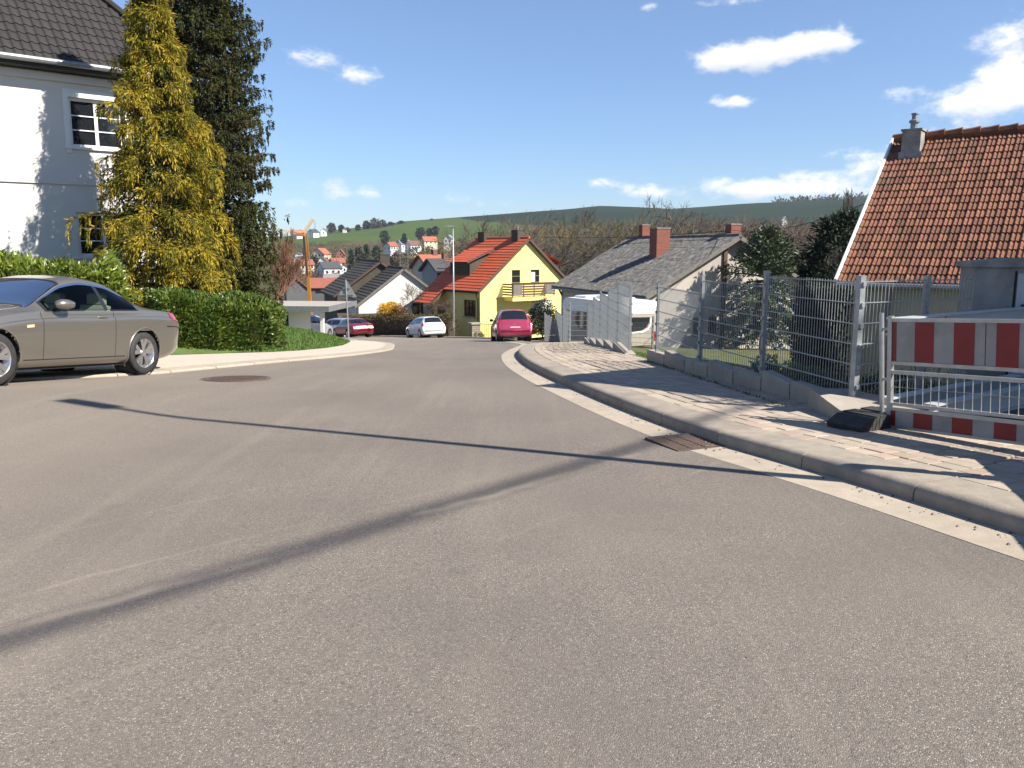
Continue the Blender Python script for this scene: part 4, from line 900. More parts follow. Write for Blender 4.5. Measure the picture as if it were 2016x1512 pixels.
def car(name, label, org, z, head, ST, WH, paintm, wheel_r, sidewin, front, rear, see=False, spokes=5, rear_lights=None, roll=0., pitch=0.):
    """org: ground point under the middle; head: direction of travel (radians); x runs from nose to tail"""
    e = empty(name, (org[0], org[1], z)); e.rotation_euler = (roll, pitch, head+math.pi); tag(e, label, 'car')
    ST = np.array(ST); L_ = ST[-1,0]; xs = ST[:,0]
    def cr(x, col):
        i = int(np.clip(np.searchsorted(xs, x)-1, 0, len(xs)-2)); x0, x1 = xs[i], xs[i+1]; t = (x-x0)/(x1-x0); y0, y1 = ST[i,col], ST[i+1,col]
        def sl(k):
            if k <= 0 or k >= len(xs)-1: return 0 if k > 0 else (ST[1,col]-ST[0,col])/(xs[1]-xs[0])
            a = (ST[k,col]-ST[k-1,col])/(xs[k]-xs[k-1]); b = (ST[k+1,col]-ST[k,col])/(xs[k+1]-xs[k])
            return 0 if a*b <= 0 else 2*a*b/(a+b)
        m0, m1 = sl(i)*(x1-x0), sl(i+1)*(x1-x0); h = t*t*(3-2*t)
        return y0*(1-h)+y1*h + m0*(t**3-2*t*t+t) + m1*(t**3-t*t)
    def section(x):
        zb, w, zs, wb, zr, wr, zt = [cr(x, k) for k in range(1, 8)]
        zc = zs-.11
        return [(0,zb),(w*.80,zb),(w*.955,zb+.07),(w*.985,zb+.22),(w,(zb+zs)*.53),(w*.998,zc-.005),(w*.962,zc+.028),(wb,zs),
                (wb+(wr-wb)*.36,zs+(zr-zs)*.42),(wr+(wb-wr)*.16,zs+(zr-zs)*.86),(wr*.93,zr+(zt-zr)*.42),(wr*.5,zt-.006),(0,zt)]
    NP = 12
    def pt(x, t):
        P = section(x); i = int(min(max(t,0), NP-1e-6)); f = t-i; a = P[max(i-1,0)] if i > 0 else (-P[1][0],P[1][1]); b = P[i]; c = P[i+1]; d = P[i+2] if i+2 <= NP else (-P[NP-1][0],P[NP-1][1])
        q = lambda k: .5*((2*b[k])+(c[k]-a[k])*f*.9+(2*a[k]-5*b[k]+4*c[k]-d[k])*f*f*.9+(3*b[k]-a[k]-3*c[k]+d[k])*f**3*.9) if False else None
        # gentle cardinal spline
        T = .5; h1 = 2*f**3-3*f*f+1; h2 = -2*f**3+3*f*f; h3 = f**3-2*f*f+f; h4 = f**3-f*f
        y = h1*b[0]+h2*c[0]+h3*T*(c[0]-a[0])*.8+h4*T*(d[0]-b[0])*.8; zz = h1*b[1]+h2*c[1]+h3*T*(c[1]-a[1])*.8+h4*T*(d[1]-b[1])*.8
        return Vector((x-L_/2, y, zz))
    def mir(p, s_): return Vector((p.x, p.y*s_, p.z))
    nx = 110; gx = [L_*k/nx for k in range(nx+1)]; sub = 4; tt = [k/sub for k in range(NP*sub+1)]; m_ = len(tt)
    holes = []
    for q in sidewin: holes.append((q[0], q[1], 7.12, 9.0, q[2] if len(q) > 2 else None))
    def in_hole(x, t):
        for (a, b, t0, t1, f) in holes:
            if a < x < b and t0 < t < t1: return True
        if front[0] < x < front[1] and t > 9.6: return True
        return False
    V = []; F = []; idx = {}
    for i, x in enumerate(gx):
        for s_ in (1, -1):
            for j, t in enumerate(tt):
                if s_ == -1 and (j == 0 or j == m_-1): idx[(i,s_,j)] = idx[(i,1,j)]; continue
                idx[(i,s_,j)] = len(V); V.append(tuple(mir(pt(x, t), s_)))
    for i in range(nx):
        for s_ in (1, -1):
            for j in range(m_-1):
                if see and in_hole((gx[i]+gx[i+1])/2, (tt[j]+tt[j+1])/2): continue
                f = (idx[(i,s_,j)], idx[(i+1,s_,j)], idx[(i+1,s_,j+1)], idx[(i,s_,j+1)]); F.append(f if s_ == 1 else f[::-1])
    for i in (0, nx):
        loop = [idx[(i,1,j)] for j in range(m_)]+[idx[(i,-1,j)] for j in range(m_-2,0,-1)]; F.append(tuple(loop if i == 0 else loop[::-1]))
    body = MB().add(V, F).build('body', M[paintm], e, smooth=True)
    if not see:
        c_ = MB()
        for wx in WH:
            for s_ in (-1,1): c_.join(MB().lathe([(wheel_r+.045,-.16),(wheel_r+.045,.22)], 28, axis='y').xf(Matrix.Translation((wx-L_/2, s_*(ST[:,2].max()-.06), wheel_r+.01))))
        cut(body, c_); body.data.polygons.foreach_set('use_smooth', [True]*len(body.data.polygons))
    else:   # open shell: drop the faces inside the arches
        me = body.data; import bmesh; bm = bmesh.new(); bm.from_mesh(me)
        kill = []
        for f in bm.faces:
            c0 = f.calc_center_median()
            for wx in WH:
                if abs(c0.y) > .5 and (c0.x-(wx-L_/2))**2+(c0.z-wheel_r-.01)**2 < (wheel_r+.045)**2: kill.append(f); break
        bmesh.ops.delete(bm, geom=kill, context='FACES'); bm.to_mesh(me); bm.free()
        for wx in WH:
            for s_ in (-1,1):
                P = []; yy = s_*(ST[:,2].max()-.0)
                for k in range(33):
                    a = math.radians(-32+k*(244/32)); xx, zz = (wheel_r+.05)*math.cos(a), (wheel_r+.05)*math.sin(a)+wheel_r+.01
                    best = min((abs(pt(wx+xx, t).z-zz), pt(wx+xx, t).y) for t in np.linspace(1.2, 6.8, 60)); P.append((wx-L_/2+xx, s_*(best[1]+.001), zz))
                MB().tube(P, .013, 6).build('arch_lip', M[paintm], e, smooth=True)
    for wx in WH:
        for s_ in (-1,1): MB().lathe([(.05,-.02),(wheel_r+.04,-.02),(wheel_r+.04,.24 if s_ > 0 else -.0),(wheel_r+.038,.24)] if False else [(wheel_r+.042,-.30),(wheel_r+.042,-.01)], 28, axis='y', cap=False).xf(Matrix.Translation((wx-L_/2, s_*(ST[:,2].max()-.03 if s_ > 0 else ST[:,2].max()-.33), wheel_r+.01))).build('wheel_arch', M['dark_in'], e)
    def patch(nm, x0, x1, t0, t1, mt, s_=1, off=.004, n1=14, n2=8, both=False, par=None, clip=None):
        V = []; F = []; cols = []
        for i in range(n1+1):
            x = x0+(x1-x0)*i/n1; ta = t0(x) if callable(t0) else t0; tb = t1(x) if callable(t1) else t1; row = []
            ts = [ta+(tb-ta)*k/n2 for k in range(n2+1)]
            for t in ts:
                p = pt(x, t); a = pt(min(x+.01,L_), t)-pt(max(x-.01,0), t); b = pt(x, min(t+.05,NP))-pt(x, max(t-.05,0)); n = a.cross(b)
                n = n.normalized() if n.length > 1e-9 else Vector((0,0,1))
                if n.dot(Vector((0,p.y+.001,p.z-.6))) < 0: n = -n
                q = p+n*off
                if both and t >= NP-1e-6: q.y = 0
                row.append(mir(q, s_))
            if both: row = row+[mir(q, -1) for q in row[-2::-1]]
            cols.append(row)
        w_ = len(cols[0])
        for r in cols: V += [tuple(q) for q in r]
        F = [(i*w_+k, (i+1)*w_+k, (i+1)*w_+k+1, i*w_+k+1) for i in range(len(cols)-1) for k in range(w_-1)]
        return MB().add(V, F).build(nm, M[mt], par or e, smooth=True)
    gm = 'clear_glass' if see else 'car_glass'
    for s_ in (1,-1):
        for q in sidewin:
            patch('side_window', q[0], q[1], 7.12, 9.0, gm, s_)
            if see:
                patch('window_trim', q[0]-.02, q[1]+.02, 8.98, 9.26, 'chrome', s_, .008, 20, 2); patch('window_trim', q[0]-.02, q[1]+.02, 7.04, 7.14, 'black_plastic', s_, .006, 16, 1)
                patch('window_trim', q[0]-.015, q[0]+.025, 7.1, 9.05, 'black_plastic', s_, .006, 2, 8); patch('window_trim', q[1]-.02, q[1]+.02, 7.1, 9.05, 'black_plastic', s_, .006, 2, 8)
    patch('windscreen', front[0], front[1], 9.6, NP, gm, both=True); patch('rear_window', rear[0], rear[1], 9.7 if len(rear) < 3 else rear[2], NP, 'car_glass', both=True)
    if see: patch('windscreen_seal', front[1]-.02, front[1]+.03, 9.5, NP, 'black_plastic', both=True, off=.006, n1=2)
    W_ = ST[:,2].max()
    for wx in WH:
        for s_ in (1,-1):
            T_ = Matrix.Translation((wx-L_/2, s_*(W_-.115), wheel_r)) @ Matrix.Diagonal((1, s_, 1, 1))
            R_ = wheel_r; ri = R_*.70
            w_ = MB().lathe([(ri,-.10),(R_*.93,-.105),(R_*.985,-.08),(R_,-.05),(R_,.05),(R_*.985,.08),(R_*.93,.105),(ri,.095)], 36, axis='y', cap=False).xf(T_).build('wheel', M['tyre'], e, smooth=True)
            MB().lathe([(ri*.99,.098),(ri*.93,.085),(ri*.92,-.05),(.03,-.06)], 36, axis='y', cap=False).xf(T_).build('rim', M['rim'], w_, smooth=True)
            MB().lathe([(ri*.88,.0),(.02,.0)], 24, axis='y', cap=False).xf(T_).build('brake_disc', M['dark_in'], w_)
            sp_ = MB()
            for k in range(spokes):
                for dlt in ((-.17,.17) if spokes == 5 else (0,)):
                    a0 = 2*math.pi*k/spokes; a1 = a0+dlt*1.35; c0 = a0+dlt*.5
                    A = Vector((math.sin(c0)*.05, .075, math.cos(c0)*.05)); B = Vector((math.sin(a1)*ri*.94, .088, math.cos(a1)*ri*.94)); sd_ = Vector((math.cos(a1),0,-math.sin(a1)))
                    sp_.add([A-sd_*.018,A+sd_*.018,B+sd_*.036,B-sd_*.036,A-sd_*.018+Vector((0,-.03,0)),A+sd_*.018+Vector((0,-.03,0)),B+sd_*.036+Vector((0,-.04,0)),B-sd_*.036+Vector((0,-.04,0))],
                            [(0,1,2,3),(7,6,5,4),(0,4,5,1),(1,5,6,2),(2,6,7,3),(3,7,4,0)])
            sp_.xf(T_).build('spoke', M['rim'], w_); MB().lathe([(.055,.06),(.05,.092),(.0,.094)], 16, axis='y', cap=False).xf(T_).build('hub_cap', M['rim'], w_)
    bm_ = MB().box(-L_/2+.3, L_/2-.75, -W_+.12, W_-.12, .16, .24).build('underbody', M['dark_in'], e)
    return e, pt, patch, L_, W_
SIL = [(0,.32,.50,.50,.46,.53,.36,.55),(.06,.24,.70,.60,.64,.635,.5,.66),(.35,.19,.84,.71,.76,.77,.6,.80),(.9,.18,.885,.845,.82,.885,.64,.925),(1.42,.18,.89,.905,.835,.965,.70,1.0),
       (1.75,.18,.89,.925,.84,1.13,.66,1.195),(2.1,.18,.89,.935,.845,1.30,.61,1.375),(2.5,.18,.89,.945,.845,1.365,.585,1.44),(2.9,.18,.89,.955,.845,1.335,.575,1.41),(3.3,.18,.89,.965,.84,1.215,.58,1.30),
       (3.62,.18,.89,.972,.835,1.07,.62,1.13),(3.85,.19,.885,.975,.82,1.01,.66,1.045),(4.2,.23,.87,.96,.79,.985,.64,1.01),(4.44,.30,.825,.925,.74,.955,.60,.98),(4.54,.36,.775,.84,.69,.86,.52,.88),(4.58,.44,.71,.70,.64,.72,.47,.73)]
# silver convertible
rw_, fw_ = Vector((-5.74,12.62)), Vector((-6.35,9.93)); ax = (rw_-fw_).normalized(); nr = Vector((-ax.y, ax.x))   # to its right-hand side (away from the road)
cc = (rw_+fw_)/2 + nr*.775 + ax*(4.58/2-(.78+3.54)/2); zr_, zf_ = -.365, -.105
e, pt, patch, L_, W_ = car('silver_convertible', 'silver-grey hardtop convertible parked at the left kerb by the laurel hedge', cc, (zr_+zf_)/2, math.atan2(-ax.y,-ax.x), SIL, (.78,3.54), 'paint_silver', .325,
    [(1.62,2.72),(2.75,3.42)], (1.40,2.06), (3.28,3.66), see=True, pitch=math.atan((zf_-zr_)/2.76))
for s_ in (1,-1):
    for x in (1.52,2.88): patch('door_gap', x-.004, x+.004, 2.4, 7.0, 'dark_in', s_, .002, 1, 24)
    patch('sill_gap', 1.2, 3.1, 2.32, 2.40, 'dark_in', s_, .002, 30, 1)
    patch('shoulder_crease', 1.0, 4.2, 5.72, 5.86, 'paint_silver', s_, .006, 40, 2)
    p = pt(2.62, 5.9); h = MB().lathe([(.0,-.11),(.016,-.09),(.02,0),(.016,.09),(0,.11)], 10, axis='y').xf(Matrix.Translation((p.x, s_*(p.y+.025), p.z)) @ Matrix.Rotation(math.pi/2,4,'Z') @ Matrix.Diagonal((1,1,.9,1))).build('door_handle', M['paint_silver'], e, smooth=True)
    p = pt(1.82, 7.1); mm = MB().lathe([(0,-.14),(.06,-.12),(.085,-.04),(.085,.05),(.055,.12),(0,.14)], 14, axis='y').xf(Matrix.Translation((p.x+.0, s_*(p.y+.11), p.z+.085)) @ Matrix.Rotation(math.pi/2*.92,4,'Z') @ Matrix.Diagonal((1,1,.8,1))).build('wing_mirror', M['paint_silver'], e, smooth=True)
    MB().beam((p.x,s_*(p.y-.03),p.z),(p.x,s_*(p.y+.08),p.z+.04),.09,.04).build('mirror_foot', M['black_plastic'], mm)
    patch('tail_light', 4.24, 4.545, 5.0, 7.0, 'lamp_red', s_, .008, 8, 6); patch('side_repeater', 1.24, 1.36, 4.62, 4.78, 'lamp_amber', s_, .006, 4, 2)
    patch('headlight', .10, .55, 5.9, 7.0, 'lamp_clear', s_, .006, 8, 5); patch('bumper_gap', 4.08, 4.56, 4.42, 4.50, 'dark_in', s_, .002, 10, 1)
    patch('window_trim', 3.42, 3.47, 7.08, 9.1, 'chrome', s_, .007, 2, 10)
MB().box(-.2,1.3,-.72,.72,.28,.40).box(-.75,-.35,-.7,.7,.55,.86).build('interior', M['dark_in'], e)
for y in (-.36,.36):
    st = MB().bbox(.10,.60,y-.24,y+.24,.40,.55,.04).build('seat', M['leather'], e)
    MB().prism([(.55,.5),(.72,.5),(.88,1.02),(.78,1.04)], y-.22, y+.22).build('backrest', M['leather'], st); MB().bbox(.80,.90,y-.13,y+.13,1.05,1.22,.03).build('headrest', M['leather'], st)
    MB().prism([(1.0,.5),(1.15,.5),(1.3,.95),(1.22,.98)], y-.22, y+.22).build('rear_seat', M['dark_in'], e)
MB().lathe([(.16,0),(.175,.012),(.18,.03),(.165,.03)], 20).xf(Matrix.Translation((-.28,-.36,.92)) @ Matrix.Rotation(1.1,4,'Y')).build('steering_wheel', M['black_plastic'], e)
# hatchbacks: nose to tail
def hatch_st(L_, W_, H_, belt=.93):
    w = W_/2
    return [(0,.30,w*.60,.52,w*.56,.55,w*.44,.57),(.07,.22,w*.84,.62,w*.78,.66,w*.6,.69),(.4,.18,w*.96,.78,w*.88,.86,w*.70,.90),(.95,.17,w*.99,belt-.05,w*.93,.98,w*.76,1.02),
            (1.3,.17,w,belt,w*.94,1.16,w*.74,1.22),(1.75,.17,w,belt+.01,w*.94,H_-.13,w*.69,H_-.055),(2.3,.17,w,belt+.02,w*.94,H_-.075,w*.67,H_),(L_-.95,.17,w,belt+.03,w*.94,H_-.085,w*.66,H_-.01),
            (L_-.45,.19,w*.995,belt+.04,w*.93,H_-.13,w*.64,H_-.06),(L_-.36,.20,w*.99,belt+.04,w*.92,H_-.24,w*.66,H_-.16),(L_-.19,.22,w*.985,belt+.02,w*.90,1.0,w*.76,1.03),(L_-.13,.23,w*.98,.90,w*.89,.92,w*.74,.94),
            (L_-.07,.25,w*.965,.70,w*.90,.72,w*.74,.735),(L_-.02,.28,w*.93,.62,w*.86,.63,w*.70,.64),(L_,.33,w*.87,.54,w*.8,.555,w*.64,.56)]
def hatch(name, label, org, head, L_, W_, H_, pm, wr, wh, plate=True, lights=(.62,.92), spokes=6):
    z = base(org[0], org[1])+.01; sl_ = -.096*math.sin(head)
    e, pt, patch, L_, W2 = car(name, label, org, z, head, hatch_st(L_, W_, H_), wh, pm, wr, [(1.42,2.25),(2.31,L_-.62)], (1.05,1.66), (L_-.42,L_-.20,9.75), spokes=spokes, pitch=math.atan(sl_))
    xe = L_/2
    for s_ in (1,-1):
        patch('tail_light', L_-.34, L_-.105, 5.45, 8.2, 'lamp_red', s_, .012, 8, 6)
        patch('rear_reflector', L_-.05, L_-.015, 4.1, 4.4, 'lamp_red', s_, .006, 3, 2)
        p = pt(1.45, 7.1); MB().lathe([(0,-.10),(.06,-.07),(.07,.0),(.05,.08),(0,.10)], 10, axis='y').xf(Matrix.Translation((p.x, s_*(p.y+.09), p.z+.08))).build('wing_mirror', M['black_plastic'], e, smooth=True)
        for x in (1.36,2.28): patch('door_gap', x-.005, x+.005, 2.4, 7.0, 'dark_in', s_, .003, 1, 16)
    if plate:
        pl_ = MB().box(xe+.0,xe+.014,-.26,.26,.585,.695).xf(Matrix.Translation((-.045,0,0))).build('number_plate', M['plate_white'], e); MB().box(xe-.032,xe-.030,-.26,-.215,.587,.693).build('plate_band', M['plate_blue'], pl_)
    MB().box(xe-.12,xe-.035,-.5,.5,.20,.27).build('rear_valance', M['black_plastic'], e)
    MB().tube([(xe-.20,0,1.0),(xe-.20,.35,.985)], .012, 5).build('rear_wiper', M['black_plastic'], e)
    MB().lathe([(.05,0),(.05,.01)], 14, axis='y').xf(Matrix.Translation((xe-.10,0,.80)) @ Matrix.Rotation(-math.pi/2,4,'Z')).build('badge', M['rim'], e)
    return e
hatch('pink_hatchback', 'metallic pink hatchback seen from behind, parked half on the walk', (-.08,40.6), math.radians(97), 3.75, 1.70, 1.53, 'paint_pink', .30, (.72,3.18), spokes=6)
hatch('white_hatchback', 'white hatchback parked at the outside of the bend near the lamp post', (-6.05,57.3), math.radians(116), 3.97, 1.70, 1.46, 'paint_white', .30, (.78,3.25))
SED = [(0,.30,.55,.52,.5,.55,.4,.57),(.07,.22,.76,.62,.7,.65,.5,.68),(.5,.18,.86,.76,.8,.82,.62,.86),(1.1,.18,.9,.86,.84,.92,.68,.95),(1.5,.18,.9,.91,.85,1.03,.70,1.08),(2.0,.18,.9,.92,.85,1.28,.62,1.35),
       (2.6,.18,.9,.93,.85,1.33,.60,1.41),(3.2,.18,.9,.94,.85,1.27,.60,1.34),(3.7,.19,.9,.95,.84,1.08,.66,1.12),(3.9,.20,.895,.96,.83,1.0,.68,1.03),(4.2,.24,.87,.94,.80,.96,.66,.98),(4.34,.28,.84,.86,.78,.88,.6,.9),(4.42,.33,.80,.68,.74,.70,.56,.71),(4.46,.40,.74,.58,.68,.60,.5,.61)]
z = base(-12.0,61.5); e, pt, patch, L_, W_ = car('red_saloon', 'dark red saloon car behind the sign post at the bend', (-11.9,61.6), z, math.radians(122), SED, (.85,3.5), 'paint_red', .31, [(1.68,2.55),(2.6,3.5)], (1.46,1.98), (3.28,3.82), pitch=-.075)
for s_ in (1,-1): patch('tail_light', 4.16, 4.35, 5.5, 7.0, 'lamp_red', s_, .010, 6, 5)
pl_ = MB().box(2.19,2.205,-.26,.26,.62,.73).build('number_plate', M['plate_white'], e)
hatch('silver_hatchback', 'silver hatchback half hidden behind the red saloon', (-13.9,65.6), math.radians(140), 3.9, 1.68, 1.48, 'paint_silver2', .30, (.75,3.2))
o = hatch('blue_grey_hatchback', 'blue-grey hatchback standing in the shade of the carport', (-12.5,50.6), math.radians(75), 3.9, 1.7, 1.5, 'paint_silver2', .30, (.75,3.2))
# ================================================================ vegetation
def norm(a): return a/np.maximum(np.linalg.norm(a, axis=1, keepdims=True), 1e-9)
def leaf_mesh(name, P, D, Ln, Wd, m, par, fold=.25, rng=RNG, Nrm=None):
    """one folded four-point leaf per row: P base, D axis, Ln length, Wd width"""
    n = len(P); D = norm(D); R = rng.normal(size=(n,3)) if Nrm is None else Nrm
    S_ = norm(np.cross(D, R)); U_ = np.cross(S_, D); Ln = np.broadcast_to(Ln, n)[:,None]; Wd = np.broadcast_to(Wd, n)[:,None]
    V = np.empty((n,4,3)); mid = P+D*Ln*.45
    V[:,0] = P; V[:,1] = mid+S_*Wd*.5+U_*Wd*fold; V[:,2] = P+D*Ln; V[:,3] = mid-S_*Wd*.5+U_*Wd*fold
    base_ = (np.arange(n)*4)[:,None]; F = np.concatenate([base_+np.array([[0,1,2]]), base_+np.array([[0,2,3]])])
    return npmesh(name, V.reshape(-1,3), F, m, par)
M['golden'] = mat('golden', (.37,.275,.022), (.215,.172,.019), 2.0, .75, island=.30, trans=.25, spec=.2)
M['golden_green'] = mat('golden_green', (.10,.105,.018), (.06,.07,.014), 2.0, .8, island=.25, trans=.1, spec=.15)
M['golden_olive'] = mat('golden_olive', (.17,.158,.018), (.095,.098,.014), 2.0, .8, island=.3, trans=.2, spec=.15)
M['cypress'] = mat('cypress', (.055,.058,.016), (.030,.038,.012), 1.6, .85, island=.35, trans=.08, c3=(.085,.06,.024), s3=.5, spec=.12)
M['laurel'] = mat('laurel', (.17,.205,.025), (.085,.135,.018), 3.0, .36, island=.38, trans=.22)
M['laurel_dark'] = mat('laurel_dark', (.115,.155,.020), (.045,.085,.013), 3.0, .36, island=.38, trans=.2)
M['beech_hedge'] = mat('beech_hedge', (.115,.078,.032), (.075,.062,.024), 2.0, .85, island=.3, trans=.2)
M['fir'] = mat('fir', (.026,.044,.018), (.016,.030,.014), 1.5, .8, island=.3)
M['thuja'] = mat('thuja', (.018,.026,.010), (.012,.018,.008), 2, .9, island=.3)
M['forsythia'] = mat('forsythia', (.72,.42,.012), (.55,.32,.012), 3, .7, island=.25, trans=.3)
M['red_shrub'] = mat('red_shrub', (.14,.06,.035), (.09,.05,.03), 3, .8, island=.3)
M['araucaria'] = mat('araucaria', (.05,.072,.026), (.03,.05,.02), 2, .5, island=.3)
M['grass_blade'] = mat('grass_blade', (.10,.175,.028), (.07,.13,.02), 3, .7, island=.3, trans=.3)
def trunk(par, h, r, lean=(0,0), z0=-.3):
    P = [(lean[0]*t*t, lean[1]*t*t, z0+(h-z0)*t) for t in (0,.05,.15,.35,.6,.8,1)]; MB().tube(P, [r*1.35,r*1.1,r,r*.8,r*.5,r*.28,r*.08], 9).build('trunk', M['bark'], par, smooth=True)
def drooping_conifer(name, label, loc, h, rf, nb, nc, nl, mats, ln, wd, droop, seed, hang=.4, fill=9000, lob=.45):
    rng = np.random.default_rng(seed); e = empty(name, loc); tag(e, label, 'tree'); trunk(e, h, h*.02)
    A, D, K = [], [], []; br = MB()
    for i in range(nb):
        q = .02+.97*(i+rng.random())/nb; ph = i*2.39996+rng.normal()*.35; R = rf(q)*(.62+.5*rng.random())*(1+lob*mnoise.noise(Vector((math.cos(ph)*1.4+seed, math.sin(ph)*1.4, q*h*.75)))); z = q*h; o = np.array([math.cos(ph), math.sin(ph), 0.]); lat = np.array([-o[1], o[0], 0.]); rise = .10+.30*rng.random()
        def bp(s_): return np.array([0,0,z])+o*R*s_+np.array([0,0,R*(rise*s_*1.6-droop*s_*s_)])
        if i % 2 == 0: br.tube([tuple(bp(t)) for t in (0,.35,.7,.95)], [.03,.022,.014,.006], 4, cap=False)
        k = max(2, int(nc*(.35+.75*R/rf(.1))))
        for c_ in range(k):
            s0 = .42+.60*((c_+rng.random())/k)**.8; cen = bp(s0)+lat*rng.normal()*R*.17*(1.2-.5*s0); hl = hang*(.45+.75*rng.random())*(.65+.35*R/rf(.1)); tilt = o*(.55+.3*rng.random())+lat*rng.normal()*.35
            n = int(nl*(.6+.8*rng.random())); u = rng.random(n); w_ = rng.normal(size=n)*.075*(1.1-u*.75)*(hang/.4)
            sag = np.c_[np.zeros((n,2)), -hl*u*u*1.05+.10*u*hl]; P = cen+tilt*(hl*.75*u*(1-.45*u))[:,None]+lat*w_[:,None]+sag+rng.normal(size=(n,3))*.018
            d = tilt*(1.0-.8*u)[:,None]+lat*(w_*7)[:,None]+np.c_[np.zeros((n,2)), .15-1.7*u]+rng.normal(size=(n,3))*.22
            A.append(P); D.append(d); K.append(np.full(n, rng.random() < .60))
    A = np.concatenate(A); D = np.concatenate(D); K = np.concatenate(K); L0 = ln*(.5+1.0*rng.random(len(A))); W0 = wd*(.6+.8*rng.random(len(A)))
    leaf_mesh('foliage', A[K], D[K], L0[K], W0[K], M[mats[0]], e, rng=rng); leaf_mesh('olive_foliage', A[~K], D[~K], L0[~K], W0[~K], M[mats[2]], e, rng=rng)
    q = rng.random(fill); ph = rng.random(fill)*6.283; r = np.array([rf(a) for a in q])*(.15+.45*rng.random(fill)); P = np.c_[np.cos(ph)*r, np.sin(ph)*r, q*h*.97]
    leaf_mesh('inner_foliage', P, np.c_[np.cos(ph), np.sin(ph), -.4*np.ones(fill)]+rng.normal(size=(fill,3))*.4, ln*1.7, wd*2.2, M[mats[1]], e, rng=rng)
    br.build('branches', M['bark'], e); return e
def lw(x, y): return lawn_z(x, y)
yt = (-8.62, 20.9); dt = (-8.75, 24.9)
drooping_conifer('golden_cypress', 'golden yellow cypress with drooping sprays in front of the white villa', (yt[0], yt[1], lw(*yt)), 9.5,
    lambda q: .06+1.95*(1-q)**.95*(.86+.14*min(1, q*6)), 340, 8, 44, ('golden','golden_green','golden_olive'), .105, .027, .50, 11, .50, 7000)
drooping_conifer('dark_cypress', 'tall dark green cypress to the right of the golden cypress', (dt[0], dt[1], lw(*dt)), 13.2,
    lambda q: 2.12*(1-q)**.46*(.80+.2*min(1, q*3.5)), 780, 8, 30, ('cypress','cypress','cypress'), .085, .034, .12, 12, .22, 14000, lob=.28)
# laurel hedges: leaves over a rounded box running along a polyline
def hedge(name, label, path, zf, width, hf, n, m, ln, wd, seed, core='thuja', cat='hedge', up=.5, bulge=.12):
    rng = np.random.default_rng(seed); P = [Vector(p) for p in path]; e = empty(name, (P[0].x, P[0].y, zf(P[0].x, P[0].y))); tag(e, label, cat); org = np.array(e.location)
    seg = [(b-a).length for a, b in zip(P, P[1:])]; tot = sum(seg)
    def fr_(s_):
        for a, b, l in zip(P, P[1:], seg):
            if s_ <= l: d = (b-a)/l; return a+d*s_, d
            s_ -= l
        d = (P[-1]-P[-2]).normalized(); return P[-1], d
    pts, dirs = [], []; hmax = hf(0)
    for i in range(n):
        s_ = rng.random()*tot; c0, d = fr_(s_); nn = Vector((d.y,-d.x)); h = hf(s_/tot); per = 2*h+width; q = rng.random()*per
        if rng.random() < .10:    # the ends
            c0, d = fr_(0 if rng.random() < .5 else tot); out = -d if (c0-P[0]).length < .01 else d; a = (rng.random()-.5)*width; zz = rng.random()*h; p = c0+nn*a; o = Vector((out.x,out.y,.2))
        elif q < h: a, zz, o = width/2, q, Vector((nn.x,nn.y,.15)); p = c0+nn*a
        elif q < 2*h: a, zz, o = -width/2, q-h, Vector((-nn.x,-nn.y,.15)); p = c0+nn*a
        else: a = (q-2*h)-width/2; zz = h; o = Vector((nn.x*a*.8,nn.y*a*.8,1)); p = c0+nn*a
        rd = 1-.16*max(0, zz/h-.75)*4*abs(a)/(width/2); p = c0+nn*(a*rd)
        bl = bulge*mnoise.noise(Vector((p.x*1.6+seed, p.y*1.6, zz*1.8)))*1.6; dep = -abs(rng.normal())*.15
        z = zf(p.x, p.y)+zz
        q3 = np.array([p.x+o.x*(bl+dep), p.y+o.y*(bl+dep), z+o.z*(bl*1.2+dep)]); pts.append(q3-org); dirs.append(np.array([o.x,o.y,o.z*.6+up])+rng.normal(size=3)*.55)
    pts = np.array(pts); dirs = np.array(dirs)
    leaf_mesh('foliage', pts, dirs, ln*(.7+.6*rng.random(n)), wd*(.75+.5*rng.random(n)), M[m], e, rng=rng, fold=.18)
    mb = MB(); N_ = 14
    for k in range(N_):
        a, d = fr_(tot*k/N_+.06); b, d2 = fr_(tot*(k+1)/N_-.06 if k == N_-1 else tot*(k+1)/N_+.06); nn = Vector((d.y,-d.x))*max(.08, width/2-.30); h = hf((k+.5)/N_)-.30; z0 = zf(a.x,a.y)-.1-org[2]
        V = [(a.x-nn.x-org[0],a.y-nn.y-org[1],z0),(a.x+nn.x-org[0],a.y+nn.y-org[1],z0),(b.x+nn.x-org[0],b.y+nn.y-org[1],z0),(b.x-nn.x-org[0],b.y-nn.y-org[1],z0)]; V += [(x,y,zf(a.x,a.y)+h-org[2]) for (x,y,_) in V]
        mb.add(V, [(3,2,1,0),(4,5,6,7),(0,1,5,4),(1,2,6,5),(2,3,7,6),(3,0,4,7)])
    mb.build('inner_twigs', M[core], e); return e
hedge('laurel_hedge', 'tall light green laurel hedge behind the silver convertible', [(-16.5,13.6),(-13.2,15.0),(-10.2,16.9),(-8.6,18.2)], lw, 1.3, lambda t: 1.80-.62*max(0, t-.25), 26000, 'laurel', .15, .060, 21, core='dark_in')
hedge('laurel_hedge', 'low dark green laurel hedge below the golden cypress', [(-7.95,18.35),(-7.2,19.0),(-6.3,19.9),(-6.4,21.2)], lw, 1.1, lambda t: .98+.05*math.sin(t*9), 26000, 'laurel_dark', .11, .050, 22, core='dark_in')
